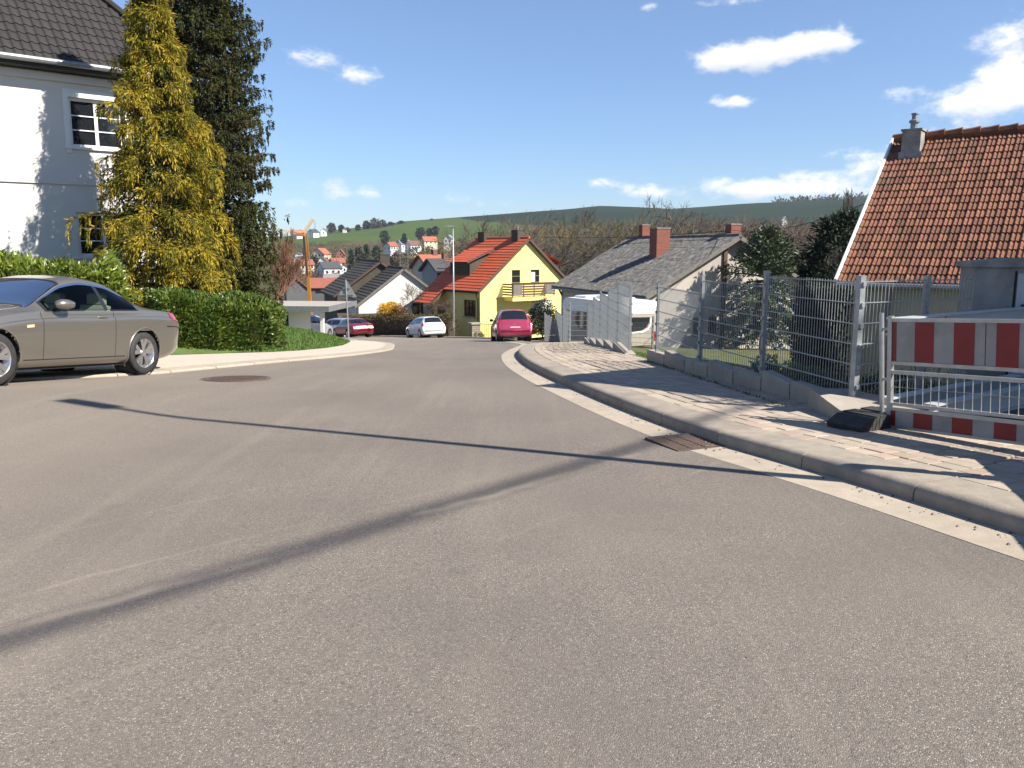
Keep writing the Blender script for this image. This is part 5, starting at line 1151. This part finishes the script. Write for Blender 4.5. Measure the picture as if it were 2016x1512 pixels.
hedge('brown_hedge', 'clipped brown leafless hedge in front of the white gabled house', [(-13.8,69.5),(-9.0,65.6),(-5.6,62.2),(-4.4,61.0)], lambda x, y: base(x, y)-.1, 1.3, lambda t: 1.75, 14000, 'beech_hedge', .13, .06, 23, core='bark')
hedge('thuja_hedge', 'near-black thuja hedge in the shade left of the clay-roofed house', [(6.45,18.6),(6.9,18.25),(7.3,17.8)], gard_z, .8, lambda t: 2.2+.15*t, 14000, 'thuja', .10, .04, 24, core='dark_in')
hedge('box_hedge', 'low clipped box hedge inside the garden fence corner', [(3.9,11.6),(4.9,11.2),(6.2,10.8)], gard_z, .5, lambda t: .45, 6000, 'laurel_dark', .05, .03, 25, core='dark_in')
# bushes
def bush(name, label, loc, r, h, n, m, ln, wd, seed, cat='shrub', m2=None, flat=1.0):
    rng = np.random.default_rng(seed); e = empty(name, loc); tag(e, label, cat)
    u = norm(rng.normal(size=(n,3))); u[:,2] = np.abs(u[:,2]); rad = rng.random(n)**.33
    lump = np.array([1+.22*mnoise.noise(Vector((a*2.2+seed, b*2.2, c*2.2))) for a, b, c in u])
    P = u*(rad*lump)[:,None]*np.array([r,r,h*flat]); P[:,2] += .06
    s_ = rng.random(n) < .72 if m2 else np.ones(n, bool); D = u+rng.normal(size=(n,3))*.6+np.array([0,0,.3])
    leaf_mesh('foliage', P[s_], D[s_], ln*(.6+.8*rng.random(s_.sum())), wd, M[m], e, rng=rng)
    if m2: leaf_mesh('twigs', P[~s_], D[~s_], ln, wd, M[m2], e, rng=rng)['kind'] = 'stuff'
    st = MB()
    for k in range(7): a = k*.9; st.tube([(0,0,-.1),(r*.3*math.cos(a),r*.3*math.sin(a),h*.4),(r*.6*math.cos(a),r*.6*math.sin(a),h*.8)], [.03,.02,.008], 4)
    st.build('stems', M['bark'], e); return e
p = at(768, 620, 67.5); bush('forsythia_bush', 'round yellow flowering forsythia in front of the white gable', (p.x, p.y, p.z-.3), 1.0, 1.35, 2600, 'forsythia', .14, .07, 31)
p = at(786, 620, 66.5); bush('red_twig_shrub', 'reddish brown shrub beside the yellow forsythia', (p.x, p.y, p.z-.4), .75, 1.2, 1300, 'red_shrub', .14, .05, 32, m2='forsythia')
p = at(1068, 660, 43); bush('dark_shrub', 'dark evergreen shrub between the pink hatchback and the mesh fence', (p.x, p.y, p.z), .85, 1.7, 5000, 'fir', .12, .05, 33)
p = at(1463, 735, 11.9); bush('flowering_plant', 'small pink flowering plant on the lawn behind the fence', (4.0, 12.9, gard_z(4.0,12.9)), .28, .42, 500, 'laurel_dark', .09, .04, 34, 'plant', m2='paint_pink')
p = at(1690, 735, 11); bush('wire_shrub', 'small leafless round shrub by the steel frame', (5.9,11.6,gard_z(5.9,11.6)), .5, .6, 260, 'red_shrub', .3, .012, 35)
p = at(930, 650, 60); bush('rubble_shrub', 'low green shrub at the foot of the stone pillar', (p.x+.4, p.y-1, base(p.x, p.y)), .5, .5, 600, 'laurel_dark', .12, .05, 36)
# monkey puzzle tree
def araucaria(loc, h, R, seed):
    rng = np.random.default_rng(seed); e = empty('monkey_puzzle_tree', loc); tag(e, 'dark spiky monkey puzzle tree beside the grey-roofed house', 'tree'); trunk(e, h, .16)
    A, D = [], []; br = MB()
    for i in range(130):
        q = .10+.90*(i+rng.random())/130; ph = i*2.39996+rng.normal()*.2; r = R*min(1, (1.02-q)/.42)**.75*(.8+.3*rng.random()); o = np.array([math.cos(ph),math.sin(ph),0.]); z = q*h; dr = .45-.9*max(0, q-.45)
        pts = [np.array([0,0,z])+o*r*t+np.array([0,0,r*(.35*(q > .6)*t-dr*t*t+.35*max(0,t-.6)**1.2)]) for t in np.linspace(0,1,9)]
        br.tube([tuple(p) for p in pts], [.045]*4+[.04,.035,.03,.025,.015], 5, cap=False)
        n = int(60*r/R)+14
        for k in range(n):
            t = .12+.88*rng.random(); f = t*8; j = min(7, int(f)); p = pts[j]*(1-(f-j))+pts[j+1]*(f-j); tg = pts[j+1]-pts[j]; tg /= np.linalg.norm(tg); v = rng.normal(size=3); v -= tg*v.dot(tg); v /= np.linalg.norm(v)
            A.append(p+v*.04); D.append(tg*.9+v*.9)
    leaf_mesh('foliage', np.array(A), np.array(D), .22, .075, M['araucaria'], e, rng=rng); br.build('branches', M['araucaria'], e)
pm = Vector((12.1,39.8,0)); araucaria((pm.x, pm.y, gard_z(pm.x, pm.y)), at(1507,452,39.8).z-gard_z(pm.x, pm.y), 2.15, 41)
# dense conifers and a generic crown of leaf clumps
def clump_tree(name, label, loc, h, rx, m, n, ln, wd, seed, shape='cone', tr=.12, cat='tree', group=None, z0=.05):
    rng = np.random.default_rng(seed); e = empty(name, loc); tag(e, label, cat, group); trunk(e, h*.95, tr)
    nb = 26; A, D = [], []
    for k in range(nb*4):
        q = z0+(1-z0)*rng.random(); ph = rng.random()*6.283
        r = rx*((1-q)**.7 if shape == 'cone' else max(.05, math.sin(math.pi*min(.98,max(.02,(q-z0*.5)*1.0)))**.6)); rr = r*(.45+.6*rng.random())
        c0 = np.array([math.cos(ph)*rr, math.sin(ph)*rr, q*h]); m_ = max(3, n//(nb*4)); sz = rx*.20*(.6+.8*rng.random())
        u = norm(rng.normal(size=(m_,3))); A.append(c0+u*sz*np.array([1,1,.75])*(rng.random((m_,1))**.5)); D.append(u+np.array([math.cos(ph)*.6,math.sin(ph)*.6,-.2 if shape == 'cone' else .2]))
    A = np.concatenate(A); D = np.concatenate(D); leaf_mesh('crown', A, D, ln*(.7+.6*rng.random(len(A))), wd, M[m], e, rng=rng); return e
p = at(1652, 600, 27); clump_tree('dark_conifer', 'dark bushy conifer touching the white verge of the clay roof', (p.x, p.y, gard_z(p.x,p.y)), at(1660,425,27).z-gard_z(p.x,p.y), 1.35, 'fir', 9000, .20, .06, 51, 'round')
p = at(1596, 600, 28); clump_tree('dark_conifer', 'lower dark conifer left of the conifer by the clay roof', (p.x, p.y, gard_z(p.x,p.y)), at(1596,492,28).z-gard_z(p.x,p.y), .8, 'fir', 5000, .2, .06, 52, 'cone')
# bare trees
def bare_arrays(seed, h, levels=5, spread=.55, up=.25, r0=.14, kids=(3,4), first=.28, fork=.62):
    rng = np.random.default_rng(seed); segs = []
    def grow(p, d, L_, r, lv):
        n = 3 if lv > 1 else 2; q = p
        for k in range(n):
            d2 = d+rng.normal(size=3)*.10+np.array([0,0,up*.12]); d2 /= np.linalg.norm(d2); e_ = q+d2*L_/n; segs.append((q, e_, r*(1-.18*k), r*(1-.18*(k+1)))); q = e_; d = d2
            if lv > 0 and k < n-1 and lv < levels:
                v = rng.normal(size=3); v -= d*v.dot(d); v /= np.linalg.norm(v); dd = d+v*spread*1.4; grow(q, dd/np.linalg.norm(dd), L_*fork*.85, r*.5, lv-1)
        if lv > 0:
            for k in range(rng.integers(kids[0], kids[1]+1)):
                v = rng.normal(size=3); v -= d*v.dot(d); v /= np.linalg.norm(v); dd = d+v*spread*(.6+.7*rng.random())+np.array([0,0,up*.3]); grow(q, dd/np.linalg.norm(dd), L_*fork*(.8+.4*rng.random()), r*.62, lv-1)
    grow(np.zeros(3), np.array([0,0,1.]), h*first, r0, levels)
    A = np.array([s_[0] for s_ in segs]); B = np.array([s_[1] for s_ in segs]); ra = np.array([s_[2] for s_ in segs]); rb = np.array([s_[3] for s_ in segs])
    sc = h/B[:,2].max(); return A*sc, B*sc, ra, rb
def seg_geo(A, B, ra, rb, rmin=.012):
    n = len(A); d = norm(B-A); x = norm(np.cross(d, np.where(np.abs(d[:,2:3]) > .9, np.array([[1.,0,0]]), np.array([[0,0,1.]])))); y = np.cross(d, x); ra = np.maximum(ra, rmin); rb = np.maximum(rb, rmin*.7)
    V = np.empty((n,6,3))
    for k in range(3):
        c, s_ = math.cos(2.0944*k), math.sin(2.0944*k); o = x*c+y*s_; V[:,k] = A+o*ra[:,None]; V[:,3+k] = B+o*rb[:,None]
    b = (np.arange(n)*6)[:,None]; F = np.concatenate([b+np.array([[0,1,4,3]]), b+np.array([[1,2,5,4]]), b+np.array([[2,0,3,5]])]); return V.reshape(-1,3), F
M['twig_brown'] = mat('twig_brown', (.115,.078,.052), (.085,.06,.042), .6, .9); M['twig_grey'] = mat('twig_grey', (.10,.085,.068), (.075,.065,.052), .6, .9)
M['twig_olive'] = mat('twig_olive', (.145,.115,.042), (.11,.09,.036), .5, .9); M['twig_red'] = mat('twig_red', (.20,.095,.045), (.14,.075,.04), .5, .9)
BT = {}
def bare_tree(name, label, loc, h, m, kind, rz=0, group=None, sx=1.0):
    e = empty(name, loc, rz); tag(e, label, 'tree', group)
    if kind not in BT: BT[kind] = bare_arrays(*kind[:1], 1.0*kind[1], **dict(kind[2]))
    A, B, ra, rb = BT[kind]; k = h/kind[1]; big = ra > .035
    for nm, mk in (('trunk', big), ('crown', ~big)):
        V, F = seg_geo(A[mk]*np.array([k*sx,k*sx,k]), B[mk]*np.array([k*sx,k*sx,k]), ra[mk]*k, rb[mk]*k, .010 if loc[1] < 90 else .018); npmesh(nm, V, F, M[m], e)
    return e
KA = (61, 16., (('levels',5),('spread',.6),('r0',.22))); KB = (62, 14., (('levels',5),('spread',.75),('r0',.2),('up',.1))); KC_ = (63, 12., (('levels',5),('spread',.45),('r0',.16),('up',.5)))
KD = (64, 3., (('levels',4),('spread',.6),('r0',.03),('first',.2)))
def grd(x, y): return terr(x, y)-.2
def bt(px, pyt, Y, m, kind, label, nm='bare_tree', rz=0, sx=1.0, group='bare trees behind the houses'):
    p = at(px, pyt, Y); z = grd(p.x, Y); bare_tree(nm, label, (p.x, Y, z), p.z-z, m, kind, rz, group, sx)
bt(1218, 378, 112, 'twig_grey', KA, 'tallest wide bare tree rising above the hill behind the grey-roofed house', rz=.3, sx=1.05)
bt(1262, 392, 118, 'twig_grey', KB, 'bare spreading tree just right of the tallest bare tree', rz=2.1)
bt(1165, 398, 121, 'twig_grey', KC_, 'bare upright tree just left of the tallest bare tree', rz=1.2)
bt(1050, 412, 88, 'twig_grey', KB, 'gnarled bare tree right behind the yellow house ridge', rz=.8, sx=1.05)
bt(1010, 416, 92, 'twig_brown', KA, 'bare tree behind the red roof of the yellow house', rz=4.0)
bt(1105, 425, 96, 'twig_grey', KB, 'bare tree filling the gap between the yellow and grey-roofed houses', rz=3.0)
bt(1230, 432, 98, 'twig_olive', KC_, 'olive yellow willow-like bare tree left of the brick chimney', rz=.5, sx=1.3)
bt(1290, 436, 101, 'twig_olive', KC_, 'olive yellow bare tree behind the brick chimney', rz=1.9, sx=1.3)
bt(1345, 418, 118, 'twig_brown', KA, 'brown bare tree right of the brick chimney', rz=2.7)
bt(1405, 412, 128, 'twig_brown', KB, 'brown bare tree above the end of the grey roof ridge', rz=5.0)
bt(958, 430, 95, 'twig_grey', KB, 'small bare tree behind the left end of the red roof', rz=1.0)
bt(1700, 366, 44, 'twig_grey', KC_, 'thin bare treetop showing beside the white verge of the clay roof', rz=1.5, sx=.4)
bt(541, 446, 66, 'twig_red', KC_, 'rusty orange bare tree right of the dark cypress', rz=.2, sx=.50, group=None)
bt(525, 440, 60, 'twig_red', KA, 'rusty brown bare tree half hidden by the dark cypress', rz=2.2, sx=.5, group=None)
p = at(812, 622, 65.5); bare_tree('bare_shrub', 'thin leafless shrub in front of the white gable wall', (p.x, p.y, p.z-.5), 3.2, 'twig_grey', KD, .4, None, 1.2)
p = at(848, 625, 63.5); bare_tree('bare_shrub', 'pruned leafless shrub right of the thin shrub above the hedge', (p.x, p.y, p.z-.6), 2.0, 'twig_brown', KD, 2.0, None, 1.5)
p = at(880, 628, 62.5); bare_tree('bare_shrub', 'tangled leafless shrub in front of the porch of the yellow house', (p.x, p.y, p.z-.6), 2.2, 'twig_brown', KD, 3.1, None, 1.5)
# the wooded bank behind: one mass
rng = np.random.default_rng(71); VV, FF = [], []; off = 0
src = [bare_arrays(80+k, 10., levels=4, spread=.6, r0=.14, kids=(3,4)) for k in range(4)]
def wood(name, label, spots, m, rmin):
    global VV, FF, off
    VV, FF, off = [], [], 0
    for (x, y, h) in spots:
        A, B, ra, rb = src[rng.integers(4)]; k = h/10; a = rng.random()*6.283; c, s_ = math.cos(a), math.sin(a); R_ = np.array([[c,-s_,0],[s_,c,0],[0,0,1]]); wdt = 1.25+.4*rng.random(); sc = np.array([k*wdt,k*wdt,k])
        o = np.array([x, y, grd(x, y)]); V, F = seg_geo((A@R_.T)*sc+o, (B@R_.T)*sc+o, ra*k, rb*k, rmin); VV.append(V); FF.append(F+off); off += len(V)
    o = npmesh(name, np.concatenate(VV), np.concatenate(FF), M[m]); tag(o, label, 'wood', None, 'stuff'); return o
sp_ = []
for k in range(90):
    Y = 125+rng.random()*110; px = 1290+rng.random()*430; top = lerp_tab([(1290,424),(1400,416),(1500,418),(1600,424),(1720,420)], px)+rng.random()*45; P = at(px, top, Y); sp_.append((P.x, Y, max(6, P.z-grd(P.x, Y))))
wood('bare_wood', 'mass of brown leafless trees on the slope behind the grey-roofed house', sp_, 'twig_brown', .030)
sp_ = []
for k in range(85):
    Y = 105+rng.random()*130; px = 930+rng.random()*430; top = lerp_tab([(930,452),(1050,430),(1200,424),(1360,428)], px)+rng.random()*50; P = at(px, top, Y); sp_.append((P.x, Y, max(4, P.z-grd(P.x, Y))))
wood('bare_wood', 'mass of grey-olive leafless trees behind the yellow house', sp_, 'twig_olive', .026)
# lawn blades near the bend
rng = np.random.default_rng(77); n = 26000; y = 19+rng.random(n)**1.2*25; xi = np.array([lerp_tab(LIN, q) for q in y]); x = xi+.02-rng.random(n)**1.4*6.5
P = np.array([(a, b, lawn_z(a, b)-.01) for a, b in zip(x, y)]); D = rng.normal(size=(n,3))*.35+np.array([0,0,1]); o = leaf_mesh('lawn_grass', P, D, .06+.06*rng.random(n), .025, M['grass_blade'], None, rng=rng); tag(o, 'short bright green grass on the bank at the bend', 'grass', None, 'stuff')
n = 16000; y = 8.2+rng.random(n)*20; x = np.array([lerp_tab(SIN, q) for q in y])+.2+rng.random(n)*5
P = np.array([(a, b, gard_z(a, b)-.01) for a, b in zip(x, y)]); D = rng.normal(size=(n,3))*.4+np.array([0,0,1]); o = leaf_mesh('garden_grass', P, D, .05+.05*rng.random(n), .02, M['grass_blade'], None, rng=rng); tag(o, 'patchy garden grass behind the mesh fence', 'grass', None, 'stuff')
# weeds along the edging blocks and grit in the gutter
n = 700; s_ = rng.random(n); P = np.array([(2.40+.42*t+.2*max(0,t-.6)-.09-abs(rng.normal())*.02, 14.2-5.9*t, 0) for t in s_]); P[:,2] = [base(a, b)+.115 for a, b in P[:,:2]]
o = leaf_mesh('joint_weeds', P, rng.normal(size=(n,3))*.5+np.array([-.3,0,.6]), .02+.05*rng.random(n)**3, .012, M['dry_grass'], None, rng=rng); tag(o, 'small weeds in the joint below the edging blocks', 'weeds', None, 'stuff')
gm = MB()
for k in range(420):
    s0 = ks_at_y(4.3)+rng.random()**1.2*12; p, T, Nn = kfr(s0); q = p-Nn*abs(rng.normal())*.10; r = .003+.010*rng.random()**3; z = base(q.x,q.y)+.009
    gm.add([(q.x-r,q.y-r,z),(q.x+r,q.y-r*.6,z),(q.x+r*.7,q.y+r,z),(q.x-r*.8,q.y+r*.8,z),(q.x,q.y,z+r)], [(0,1,4),(1,2,4),(2,3,4),(3,0,4)])
for k in range(260):
    q = Vector((rng.uniform(-6,2.2), rng.uniform(2.6,11))); r = .002+.005*rng.random()**3; z = base(q.x,q.y)
    gm.add([(q.x-r,q.y-r,z),(q.x+r,q.y-r*.6,z),(q.x+r*.7,q.y+r,z),(q.x-r*.8,q.y+r*.8,z),(q.x,q.y,z+r*1.2)], [(0,1,4),(1,2,4),(2,3,4),(3,0,4)])
M['grit'] = mat('grit', (.13,.115,.095), rough=.9, island=.7); o = gm.build('road_grit', M['grit']); tag(o, 'loose grit and crumbs scattered on the asphalt and in the gutter', 'grit', None, 'stuff')
# ================================================================ the village across the valley
def vm(n, c): 
    if n not in M: M[n] = mat(n, c, tuple(q*.85 for q in c), .8, .8)
    return n
WHITE = vm('v_white', (.72,.71,.69)); CREAM = vm('v_cream', (.60,.53,.40)); OCHRE = vm('v_ochre', (.55,.42,.22)); GREY = vm('v_grey', (.33,.33,.33)); BRICK = vm('v_brick', (.30,.12,.08))
RRED = vm('r_red', (.26,.085,.055)); RORANGE = vm('r_orange', (.34,.10,.055)); DGREY = vm('v_dark_grey', (.11,.11,.115)); RBROWN = vm('r_brown', (.15,.075,.055)); RDARK = vm('r_dark', (.055,.055,.06)); RGREY = vm('r_grey', (.21,.20,.19)); RBLUE = vm('r_blue', (.16,.19,.25))
def vhouse(px, py, Y, w, l, hw, hr, th, wall, roof, label, wins=2, gablewin=1):
    """px,py: foot of the near gable's middle"""
    p = at(px, py, Y); e = empty('village_house', (p.x, p.y, p.z), math.radians(th)); tag(e, label, 'house', 'houses across the valley')
    MB().prism([(-w/2,-6),(w/2,-6),(w/2,hw),(0,hw+hr),(-w/2,hw)], 0, l).build('wall', M[wall], e)
    t = .25; o = .4; r = MB(); d = Vector((w/2,0,hr)).normalized()
    for s_ in (-1,1):
        a = Vector((s_*w/2,0,hw))+Vector((s_*d.x,0,-d.z))*o; b = Vector((0,0,hw+hr)); u = Vector((s_*d.z,0,d.x))*t
        V = [a+Vector((0,-o,0)), b+Vector((0,-o,0)), b+Vector((0,l+o,0)), a+Vector((0,l+o,0))]; V = [q+u*.1 for q in V]+[q+u for q in V]
        r.add(V, [(0,1,2,3),(7,6,5,4),(0,4,5,1),(2,6,7,3),(1,5,6,2),(3,7,4,0)])
    r.build('roof', M[roof], e)
    for k in range(wins):
        for z in ((hw*.25, hw*.25+1.2),) if hw < 4 else ((.8,2.0),(3.2,4.4)):
            x = -w/2+w*(k+.5)/wins; MB().box(x-.45,x+.45,-.06,-.01,z[0],z[1]).build('window', M['pane'], e)
    for k in range(gablewin): x = (k-(gablewin-1)/2)*w*.22; MB().box(x-.35,x+.35,-.06,-.01,hw+.2,hw+1.2).build('window', M['pane'], e)
    for s_ in (-1,1):
        for k in range(3): y = l*(k+.5)/3; MB().box(s_*w/2-.04,s_*w/2+.04,y-.5,y+.5,hw*.3,hw*.3+1.2).build('window', M['pane'], e)
    MB().box(-.35,.35,l*.6,l*.6+.6,hw+hr-.6,hw+hr+.8).build('chimney', M[RBROWN], e); return e
VH = [(679,548,420,9.0,10,3.6,3.2,10,WHITE,RBROWN,'white gabled village house with small dark windows near the carport',3,3),
 (631,541,400,9.0,9,3.0,3.0,-55,WHITE,RDARK,'dark-roofed village house with white lower wall right of the crane mast',2,0),
 (640,558,262,4.5,10,1.6,1.2,-82,OCHRE,RGREY,'long low ochre building with grey roof below the white gabled village house',1,0),
 (612,580,185,7.0,10.5,1.6,1.9,-80,DGREY,RRED,'long barn with rust-red roof just above the carport',1,0),
 (585,582,180,4.4,6,1.6,2.0,20,DGREY,RRED,'grey gabled barn end left of the crane mast',0,0),
 (626,515,520,9.0,9,4.4,3.8,-15,CREAM,RORANGE,'tall pale village house with orange roof edge at the foot of the field',4,0),
 (671,519,520,5.5,6,5.0,3.6,5,BRICK,RRED,'tall narrow red brick village house',2,1),
 (584,511,520,6,4,3.5,.4,0,WHITE,RGREY,'small white flat-topped building left of the crane mast',2,0),
 (577,516,500,3.5,5,2.5,1.8,10,WHITE,RBLUE,'tiny white house with blue-grey roof at the edge of the rusty thicket',1,0),
 (588,531,430,8,7,2.5,2.6,-60,CREAM,RRED,'village house with red roof behind the crane mast',1,0),
 (634,523,470,5.5,5,2.2,2.4,0,WHITE,RBROWN,'small white gabled house above the dark-roofed village house',1,0),
 (652,525,460,6,7,2.2,2.4,-60,CREAM,RRED,'red-roofed cottage between the dark roof and the white gable',1,0),
 (580,466,800,9,9,3,3.2,-50,WHITE,RORANGE,'orange-roofed house at the top of the field left of the crane',1,0),
 (611,464,800,8,8,3,3.0,-30,WHITE,RDARK,'white house with dark roof on the hilltop right of the crane jib',1,1),
 (637,461,830,6,6,3,2.4,10,WHITE,RRED,'small white hilltop house with red roof beside the round trees',1,0),
 (678,455,900,4,3,1.6,.8,0,WHITE,RGREY,'tiny white hut at the top edge of the green field',0,0),
 (762,493,560,7,7,2.6,3.0,-40,WHITE,RRED,'white house with red-grey roof left of the aerials',2,0),
 (785,490,570,7,8,3.0,3.0,-50,WHITE,RBLUE,'white house with blue-grey roof between two red roofs',1,0),
 (803,491,560,8,8,2.8,2.8,-55,WHITE,RBROWN,'white house with long brown roof above the aerials',2,0),
 (832,481,600,7,10,2.2,3.2,-62,CREAM,RORANGE,'large bright orange-roofed house on the slope left of the lamp post',1,0),
 (882,486,560,5.5,6,5.2,2.6,-10,WHITE,RGREY,'tall white house with dark timber gable behind the lamp post head',2,1),
 (828,545,110,4.5,3,1.2,1.5,-55,CREAM,RORANGE,'near orange roof showing between the white gable and the yellow house',0,0),
 (846,552,104,4.5,3,1.2,1.3,-60,GREY,RDARK,'near dark roof beside the orange roof by the yellow house',0,0),
 (1131,487,420,7,8,3,2.6,-40,WHITE,RGREY,'whitish house among bare trees right of the yellow house',2,0),
 (1092,482,430,5,6,2.2,2.6,-50,CREAM,RORANGE,'small orange-roofed house seen through the bare trees',1,0),
 (1590,436,900,10,14,3,4,-55,WHITE,RGREY,'pale house with broad grey roof on the far slope beside the clay roof',1,0),
 (1624,432,880,9,12,3,3,-60,WHITE,RBLUE,'long pale house right of the broad grey roof on the far slope',1,0),
 (1545,440,700,4,4,2.2,3.4,0,WHITE,WHITE,'small white pointed gable among the brown trees',0,0)]
for q in VH: vhouse(*q)
# conifers and round trees across the valley
def vtree(px, pyb, pyt, Y, wpx, m, shape, label, seed):
    p = at(px, pyb, Y); t = at(px, pyt, Y); clump_tree('valley_tree', label, (p.x, p.y, p.z-.5), t.z-p.z, wpx/2/FPX*Y, m, 900, .16*Y/100+.25, .09*Y/100+.1, seed, shape, .3, group='trees across the valley')
M['vfir'] = mat('vfir', (.040,.056,.028), (.028,.042,.022), .3, .9, island=.25); M['vbrown'] = mat('vbrown', (.085,.066,.042), (.065,.052,.034), .3, .9, island=.25)
VT_ = [(601,517,488,480,9,'vfir','cone','narrow dark conifer right of the crane mast'),(757,478,455,560,20,'vfir','round','dark broad conifer at the lower edge of the field'),
 (796,476,460,570,8,'vfir','cone','small dark conifer above the brown roof'),(828,470,448,640,17,'vfir','round','dark round tree on the field above the orange roof'),
 (845,464,450,650,9,'vfir','round','small dark tree right of the round tree on the field'),(857,463,446,650,12,'vfir','round','dark tree on the field left of the lamp head'),
 (653,457,440,900,15,'vbrown','round','brown-grey round hilltop tree above the field'),(722,452,436,950,12,'vfir','round','left tree of the hilltop group'),
 (738,450,431,950,22,'vbrown','round','largest brown tree of the hilltop group'),(752,450,434,950,16,'vbrown','round','right tree of the hilltop group'),
 (769,447,438,980,12,'vfir','round','small dark hilltop bush right of the group'),(790,444,436,1000,12,'vfir','round','round dark hilltop bush in the middle of the skyline'),
 (850,439,432,1050,8,'vbrown','round','small single tree on the skyline of the green hill'),(816,440,437,1050,8,'vfir','round','low bush on the skyline left of the single tree'),
 (672,456,443,920,8,'vfir','round','small dark hilltop tree above the tiny hut'),(683,457,449,920,10,'vbrown','round','brown hilltop bush right of the tiny hut'),(705,455,443,930,8,'vfir','round','lone dark hilltop tree left of the group'),
 (618,520,505,470,16,'vfir','round','dark bush in front of the tall pale house'),(660,520,508,480,16,'vfir','round','dark bush left of the red brick house'),
 (692,530,490,300,16,'vfir','cone','dark conifer right of the red brick house'),(708,520,483,330,14,'vbrown','round','brown tree right of the dark conifer'),(722,525,480,320,16,'vfir','cone','tall dark conifer above the black roof'),
 (742,530,483,300,18,'vfir','round','dark tree behind the chimney of the black roof'),(815,520,487,320,36,'vfir','round','large dark tree mass behind the aerials'),(846,520,484,300,34,'vfir','round','large dark tree left of the lamp pole'),
 (870,522,490,290,30,'vbrown','round','brown-green tree behind the lamp pole'),(780,525,497,300,24,'vbrown','round','brown tree behind the aerial masts'),(905,500,470,330,34,'vbrown','round','brown tree between the lamp and the red ridge')]
for i, (px, pb, pt_, Y, w, m, sh, lab) in enumerate(VT_): vtree(px, pb, pt_, Y, w, m, sh, lab, 200+i)
# scrub and small trees between the houses, one mass
rng = np.random.default_rng(91); A, D, = [], []; n = 0
for k in range(420):
    Y = 240+rng.random()*420; px = 545+rng.random()*470; p = at(px, 500, Y); z = terr(p.x, Y)
    r = 1.5+2.8*rng.random(); h = 2.5+4.5*rng.random(); u = norm(rng.normal(size=(60,3))); u[:,2] = np.abs(u[:,2]); A.append(np.array([p.x, Y, z])+u*np.array([r,r,h])*(rng.random((60,1))**.4)); D.append(u+np.array([0,0,.6]))
A = np.concatenate(A); D = np.concatenate(D); o = leaf_mesh('valley_scrub', A, D, 1.1, .45, M['vbrown'], None, rng=rng); tag(o, 'brown scrub and small trees filling the village across the valley', 'scrub', None, 'stuff')
A, D = [], []
for k in range(260):
    px = 1300+rng.random()*600; Y = 1180+rng.random()*120; p = at(px, 400, Y); z = terr(p.x, Y)
    if px < 1530: continue
    u = norm(rng.normal(size=(40,3))); u[:,2] = np.abs(u[:,2]); A.append(np.array([p.x, Y, z-1])+u*np.array([9,9,8+4*rng.random()])*(rng.random((40,1))**.4)); D.append(u)
A = np.concatenate(A); D = np.concatenate(D); o = leaf_mesh('hilltop_wood', A, D, 3.5, 2.0, M['vfir'], None, rng=rng); tag(o, 'dark wood along the far hilltop on the right', 'wood', None, 'stuff')
# ---- thin spring haze in the valley air
hz_ = bpy.data.materials.new('haze'); hz_.use_nodes = True; hN = hz_.node_tree.nodes; hL = hz_.node_tree.links; hN.remove(hN['Principled BSDF'])
pv = hN.new('ShaderNodeVolumePrincipled'); pv.inputs['Color'].default_value = (.80,.88,1.0,1); pv.inputs['Density'].default_value = .00012; pv.inputs['Anisotropy'].default_value = .2
hL.new(pv.outputs[0], hN['Material Output'].inputs['Volume'])
zmin = min(v.co.z for v in te.data.vertices); o = MB().box(-2700,2700,-2700,2700,zmin-1,118).build('haze', hz_); tag(o, 'thin pale haze filling the valley air', 'haze', None, 'stuff')
